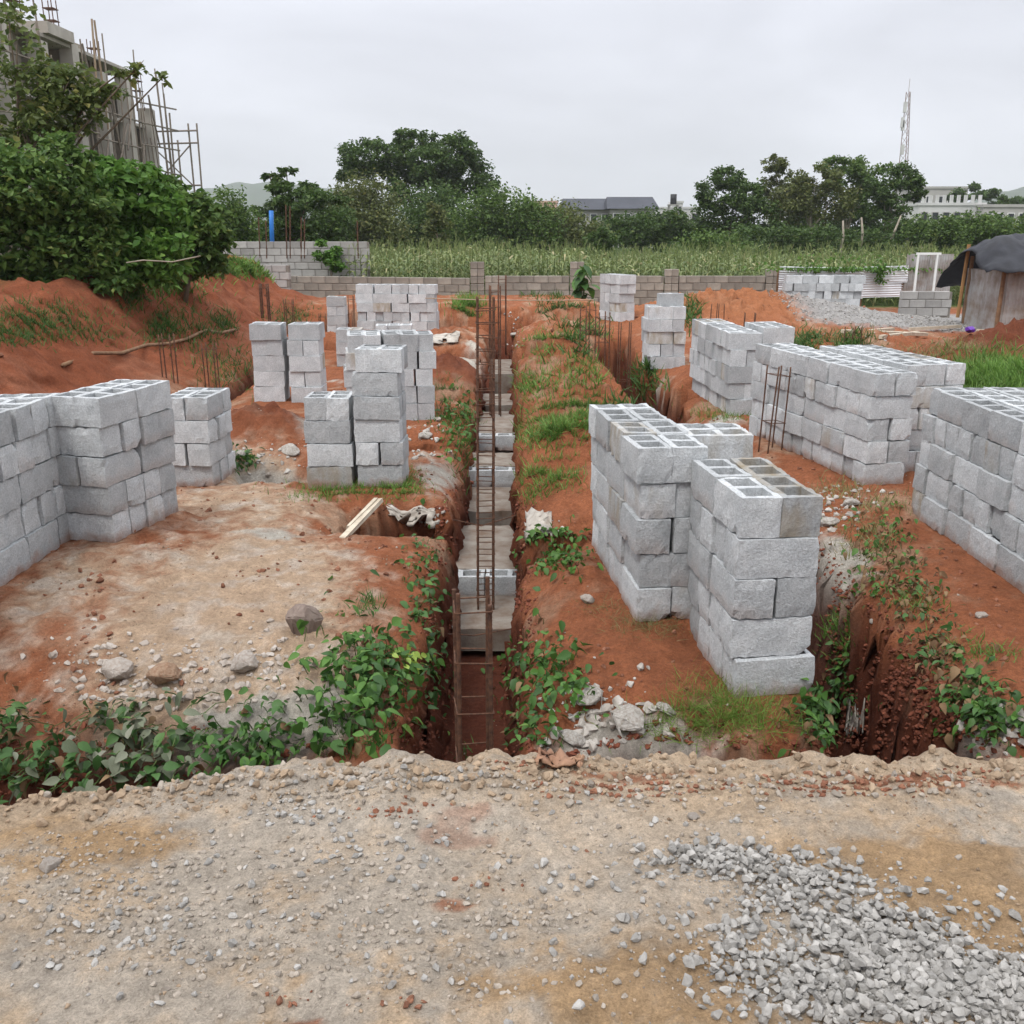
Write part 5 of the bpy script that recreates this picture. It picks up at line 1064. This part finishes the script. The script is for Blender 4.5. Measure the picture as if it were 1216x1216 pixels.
# ------------------------------------------------------------------ unfinished building on the left
BC = simple('raw_concrete', (.52, .49, .44), .95, .35, .5, .3, 8, col2=(.33, .30, .265)); BW_ = simple('raw_block_wall', (.36, .32, .265), .95, .3, .8, .4, 6, col2=(.22, .19, .155)); DARKI = simple('building_inside', (.10, .09, .08), .95, .3, .6); RUSTROOF = simple('rust_roof', (.10, .06, .045), .7, .4, 1.5)
X0, Y0, Y1, ST = -25.0, 44.0, 78.0, 3.1
root = tag(empty('unfinished_building', (X0, Y0, 0)), 'tall grey unfinished concrete building wrapped in pole scaffolding', 'building'); root.scale = (1, .8, 1)
MB().box(-9, -3.2, .3, Y1 - Y0 - .3, 0, 12.2).build('inner_core', DARKI, root)
bays = [0, 4.9, 9.8, 14.7, 19.6, 24.5, 29.3, 34.0]
for k in range(5): MB().box(-8.9, -.02 if k % 2 else .30, .05, Y1 - Y0 - .05 - (2.5 if k == 4 else 0), k * ST - .18, k * ST).build('floor_slab', BC, root)
for i, y in enumerate(bays): MB().box(-.35, .38, y - .55, y + .55, 0, (12.6, 12.3, 12.8, 12.0, 12.5, 11.6, 11.9, 10.4)[i]).build('pier', BC, root)
for i, y in enumerate(bays): MB().box(-3.19, -.36, y - .12, y + .12, .003, (12.2, 12.2, 12.2, 12.2, 12.2, 11.4, 11.4, 9.2)[i]).build('cross_wall', BW_, root)
for i in range(7):
    for k in range(4):
        a, b = bays[i] + .47, bays[i + 1] - .47; z0 = k * ST; w0, w1 = a + (b - a) * .22, a + (b - a) * .78; xx = -.75 - .5 * (i % 2)
        if k == 3 and i == 6: continue
        for nm, bx in (('wall_panel', (xx - .2, xx, a, w0, z0 + .003, z0 + ST - .183)), ('wall_panel', (xx - .2, xx, w1, b, z0 + .003, z0 + ST - .183)), ('sill_wall', (xx - .2, xx, w0 + .003, w1 - .003, z0 + .003, z0 + .9)), ('lintel', (xx - .2, xx + .05, w0 + .003, w1 - .003, z0 + ST - .75, z0 + ST - .19))):
            MB().box(*bx).build(nm, BW_ if 'wall' in nm else BC, root)
for i, (a, b, z0, z1) in enumerate(((.6, 5.2, 12.42, 13.2), (9.0, 14.5, 12.42, 13.4), (20, 24, 12.42, 13.0), (29, 33.4, 9.5, 10.9))): MB().box(-1.0, -.6, a, b, z0, z1).build('parapet', BW_, root)
MB().box(-3.2, .6, 15, 19, 12.43, 13.0).build('parapet', BC, root); MB().box(-6, 1.6, .4, 5.4, 13.6, 13.75).build('temporary_roof', RUSTROOF, root); MB().box(-5, .2, 1, 1.3, 12.42, 13.6).build('roof_prop', BW_, root); MB().box(-5, .2, 4.6, 4.9, 12.42, 13.6).build('roof_prop', BW_, root)
root = tag(empty('scaffolding', (X0 + 1.6, Y0, 0)), 'leaning pole scaffolding along the face of the unfinished building', 'scaffolding'); root.scale = (1, .8, 1); POLE = simple('scaffold_pole', (.26, .22, .18), .85, .4, 2)
for i in range(34):
    y = 1.0 + i * 1.0 + random.uniform(-.3, .3); h = random.uniform(8, 12.5) if i % 5 else random.uniform(12.0, 13.4)
    MB().tube([(random.uniform(-.1, .5), y, -.2), (random.uniform(-.3, .3), y + random.uniform(-.4, .4), h)], .045, 5).build('upright_pole', POLE, root)
for k in (2.9, 4.4, 5.6, 6.3, 7.6, 8.9, 10.2):
    for i in range(4): MB().tube([(.2, i * 8.6, k + random.uniform(-.2, .2)), (.25, i * 8.6 + 9, k + random.uniform(-.25, .25))], .055, 5).build('ledger_pole', POLE, root)
for i in range(9): y = random.uniform(2, 30); z = random.uniform(3, 8); MB().tube([(.3, y, z), (.35, y + random.choice((-1, 1)) * random.uniform(1.5, 3), z + random.uniform(2.5, 4.5))], .06, 5).build('brace_pole', POLE, root)
for y in (18, 19.5): MB().tube([(.2, y, 8), (.3, y + random.uniform(-1.5, 1.5), 13.6)], .06, 5).build('hoist_pole', simple('pale_pole', (.33, .25, .17), .85), root)
root = tag(empty('scaffold_tower', (X0 + .4, Y0 + .8 * 34 + .6, 0)), 'slim lattice scaffold tower at the far end of the unfinished building', 'scaffolding')
for (x, y) in ((-.6, 0), (.9, 0), (2.2, .3), (-.6, 1.5), (.9, 1.5), (2.2, 1.8)): MB().tube([(x, y, -.2), (x + random.uniform(-.1, .1), y, random.uniform(8.5, 10.6))], .065, 5).build('upright_pole', POLE, root)
for z in (4.2, 5.4, 8.2, 9.0): MB().tube([(-.9, .05, z), (2.7, .2, z + .1)], .06, 5).build('ledger_pole', POLE, root)
for (a, b) in ((5.4, 8.2), (8.2, 5.4)): MB().tube([(-.6, .1, a), (2.2, .2, b)], .05, 5).build('brace_pole', POLE, root)
for i, (y, z) in enumerate(((12.0, 13.0), (17.5, 12.9), (24.2, 11.8), (29.0, 10.7), (32.5, 10.9))):
    root = tag(empty('roof_starter_bars', (X0 - .4, Y0 + .8 * y, z - .7)), ('first', 'second', 'third', 'fourth', 'fifth')[i] + ' bundle of thin starter bars on the unfinished building roof edge', 'rebar', 'roof starter bars')
    for j in range(4): MB().tube([((j % 2) * .5, (j // 2) * .6, 0), ((j % 2) * .5 + random.uniform(-.05, .05), (j // 2) * .6, 2.3)], .03, 4).build('bar', RUST, root)
    for q in (1.2, 1.8): MB().box(-.05, .55, -.05, .65, q, q + .04).build('tie', RUST, root)

# ------------------------------------------------------------------ far buildings, mast, hills
ROOF_D = simple('slate_roof', (.055, .06, .075), .7, .3, .4); PALEW = simple('pale_render', (.58, .58, .57), .9, .2, .2, col2=(.45, .45, .44)); GREYW = simple('grey_render', (.40, .39, .37), .9, .25, .2, col2=(.31, .30, .285)); GLASS = simple('dark_window', (.04, .045, .05), .25, .3, 1)
PINK = simple('pink_render', (.55, .36, .29), .9, .2, .3)
def house(label, px0, px1, pyt, pyb, d, wallm, roof=None, rows=1, cols=6, name='house', roofpx=14, zb=0.0, depth=9.0):
    a, b = PD(px0, pyt, d), PD(px1, pyt, d); zt = a.z; W_ = b.x - a.x; root = tag(empty(name, (a.x, d, zb)), label, 'building'); fl = (zt - zb)
    MB().box(0, W_, 0, depth, 0, fl).build('wall', wallm, root)
    zv = PD(px0, pyb, d).z - zb; rh = (fl - zv) / rows
    for r in range(rows):
        for c in range(cols):
            x = W_ * (c + .5) / cols; w_ = W_ / cols * .5; z = fl - rh * (r + .72)
            f = MB().box(x - w_ / 2 - .12, x + w_ / 2 + .12, -.12, -.003, z - rh * .3 - .1, z + rh * .3 + .1).build('window', WHITE if wallm is not PALEW else GREYW, root)
            MB().box(x - w_ / 2, x + w_ / 2, -.16, -.123, z - rh * .3, z + rh * .3).build('pane', GLASS, f)
    if roof:
        h = roofpx * d / F_PX; e_ = .7; mb = MB(); mb.add([(-e_, -e_, fl + .01), (W_ + e_, -e_, fl + .01), (W_ + e_, depth + e_, fl + .01), (-e_, depth + e_, fl + .01), (-.3, depth / 2, fl + h), (W_ + .3, depth / 2, fl + h)], [(0, 1, 5, 4), (1, 2, 5), (2, 3, 4, 5), (3, 0, 4), (3, 2, 1, 0)]); mb.build('roof', roof, root)
    else: MB().box(-.15, W_ + .15, -.15, depth + .15, fl + .002, fl + .4).build('roof_slab', wallm, root)
    return root
house('long house with dark slate roof and a row of windows beyond the bushes', 672, 725, 249, 262, 150, GREYW, ROOF_D, 1, 4, roofpx=13); house('right wing of the dark roofed house with darker windows', 726, 777, 248, 262, 146, GREYW, ROOF_D, 1, 4, roofpx=14)
house('small pink house glimpsed left of the dark roof', 632, 662, 241, 262, 190, PINK, None, 1, 2); house('white flat house behind the dark roof', 780, 832, 248, 262, 210, PALEW, None, 1, 4); house('narrow white stair tower beside the flat white house', 803, 811, 241, 262, 205, PALEW, None, 2, 1)
house('white house glimpsed between the row trees', 925, 962, 233, 260, 170, PALEW, None, 2, 4)
house('upper white unfinished house right of the mast', 1085, 1150, 224, 246, 190, GREYW, None, 1, 5); house('lower pale unfinished house with open windows', 1092, 1170, 244, 264, 150, PALEW, None, 1, 6); house('grey unfinished house at the picture edge side', 1168, 1235, 246, 264, 148, GREYW, None, 1, 5)
root = tag(empty('roof_columns', PD(1130, 244, 149)), 'row of stub columns on the lower pale unfinished house', 'columns')
for i in range(9): MB().box(-4 + i * 1.05, -3.6 + i * 1.05, 1, 1.4, .4, 1.5).build('stub_column', PALEW, root)
p = PD(799, 254, 200); root = tag(empty('water_tower', (p.x, 200, 0)), 'dark water tank on a thin stand beside the white houses', 'water tower')
MB().tube([(0, 0, 7.4), (0, 0, 9.3)], .62, 12).build('tank', simple('black_tank', (.03, .03, .035), .6), root, True)
for (x, y) in ((-.8, -.8), (.8, -.8), (.8, .8), (-.8, .8)): MB().box(x - .12, x + .12, y - .12, y + .12, 0, 7.4).build('leg', GREYW, root)
MB().box(-1.1, 1.1, -1.1, 1.1, 7.2, 7.38).build('platform', GREYW, root)
MAST = simple('mast_steel', (.32, .24, .23), .6, .3, .3); D_ = 260; b = PD(1069, 274, D_); t = PD(1079, 109, D_); root = tag(empty('radio_mast', (b.x, D_, 0)), 'tall slender lattice radio mast rising behind the tree row', 'mast'); top = Vector((t.x - b.x, 0, t.z)); legs = []
for k in range(3):
    an = k * 2.094 + .4; lo = Vector((1.9 * math.cos(an), 1.9 * math.sin(an), 0)); hi = top + Vector((.55 * math.cos(an), .55 * math.sin(an), 0)); legs.append((lo, hi)); MB().tube([lo, hi], .11, 5).build('leg', MAST, root)
for s_ in range(17):
    for k in range(3): (l0, h0), (l1, h1) = legs[k], legs[(k + 1) % 3]; MB().tube([l0.lerp(h0, s_ / 17), l1.lerp(h1, (s_ + 1) / 17)], .05, 4).build('brace', MAST, root)
for (q, w_) in ((.78, 1.1), (.8, 1.3), (.62, .9), (.9, .9)): c = top * q; MB().box(c.x - w_, c.x - w_ + .5, -.6, .6, c.z - 1.2, c.z + 1.2).build('antenna', PALEW, root)
MB().tube([top, top + Vector((0, 0, 3))], .06, 4).build('spike', MAST, root)
def hill(label, pts, d, m, seed):
    xs_ = np.linspace(0, 1, 80); P0, P1 = pts[0][0], pts[-1][0]; V_ = []
    yy = np.interp(P0 + (P1 - P0) * xs_, [p[0] for p in pts], [p[1] for p in pts])
    for i, q in enumerate(xs_):
        c = PD(P0 + (P1 - P0) * q, yy[i], d); h = max(c.z + 3 * float(noise2(q * 14, 0, seed)), 1)
        for j, f in enumerate(np.linspace(-1, 1, 14)): V_.append((c.x, d + f * 260, h * max(0, 1 - f * f) ** .8 - 6 + 4 * float(noise2(q * 20, f * 4, seed))))
    n = 14; I_ = np.array([i * n + j for i in range(79) for j in range(n - 1)]); o = link('hill', npmesh('hill', V_, np.stack([I_, I_ + n, I_ + n + 1, I_ + 1], 1), True), m); tag(o, label, None, None, 'structure')
HILL = simple('wooded_hill', (.055, .075, .04), .95, .4, .02, col2=(.035, .05, .028))
hill('long wooded ridge in the haze', [(60, 262), (160, 240), (240, 222), (290, 213), (340, 214), (400, 222), (460, 235), (560, 262)], 1900, HILL, 3)
hill('small wooded hill in the haze', [(1120, 262), (1170, 238), (1200, 222), (1240, 214), (1300, 222), (1400, 260)], 1500, HILL, 7)

# ------------------------------------------------------------------ hazy air
hm = bpy.data.materials.new('haze'); hm.use_nodes = True; t = hm.node_tree; t.nodes.clear()
vo = N(t, 'ShaderNodeVolumePrincipled'); vo.inputs['Color'].default_value = (.86, .89, .95, 1); vo.inputs['Density'].default_value = .00024; vo.inputs['Anisotropy'].default_value = .0
ho = N(t, 'ShaderNodeOutputMaterial'); t.links.new(vo.outputs[0], ho.inputs['Volume'])
mb = MB(); mb.box(-2450, 2450, -320, 2450, -12, 140)
tag(mb.build('haze', hm), 'pale haze over the whole site and plain', 'haze', None, 'stuff')
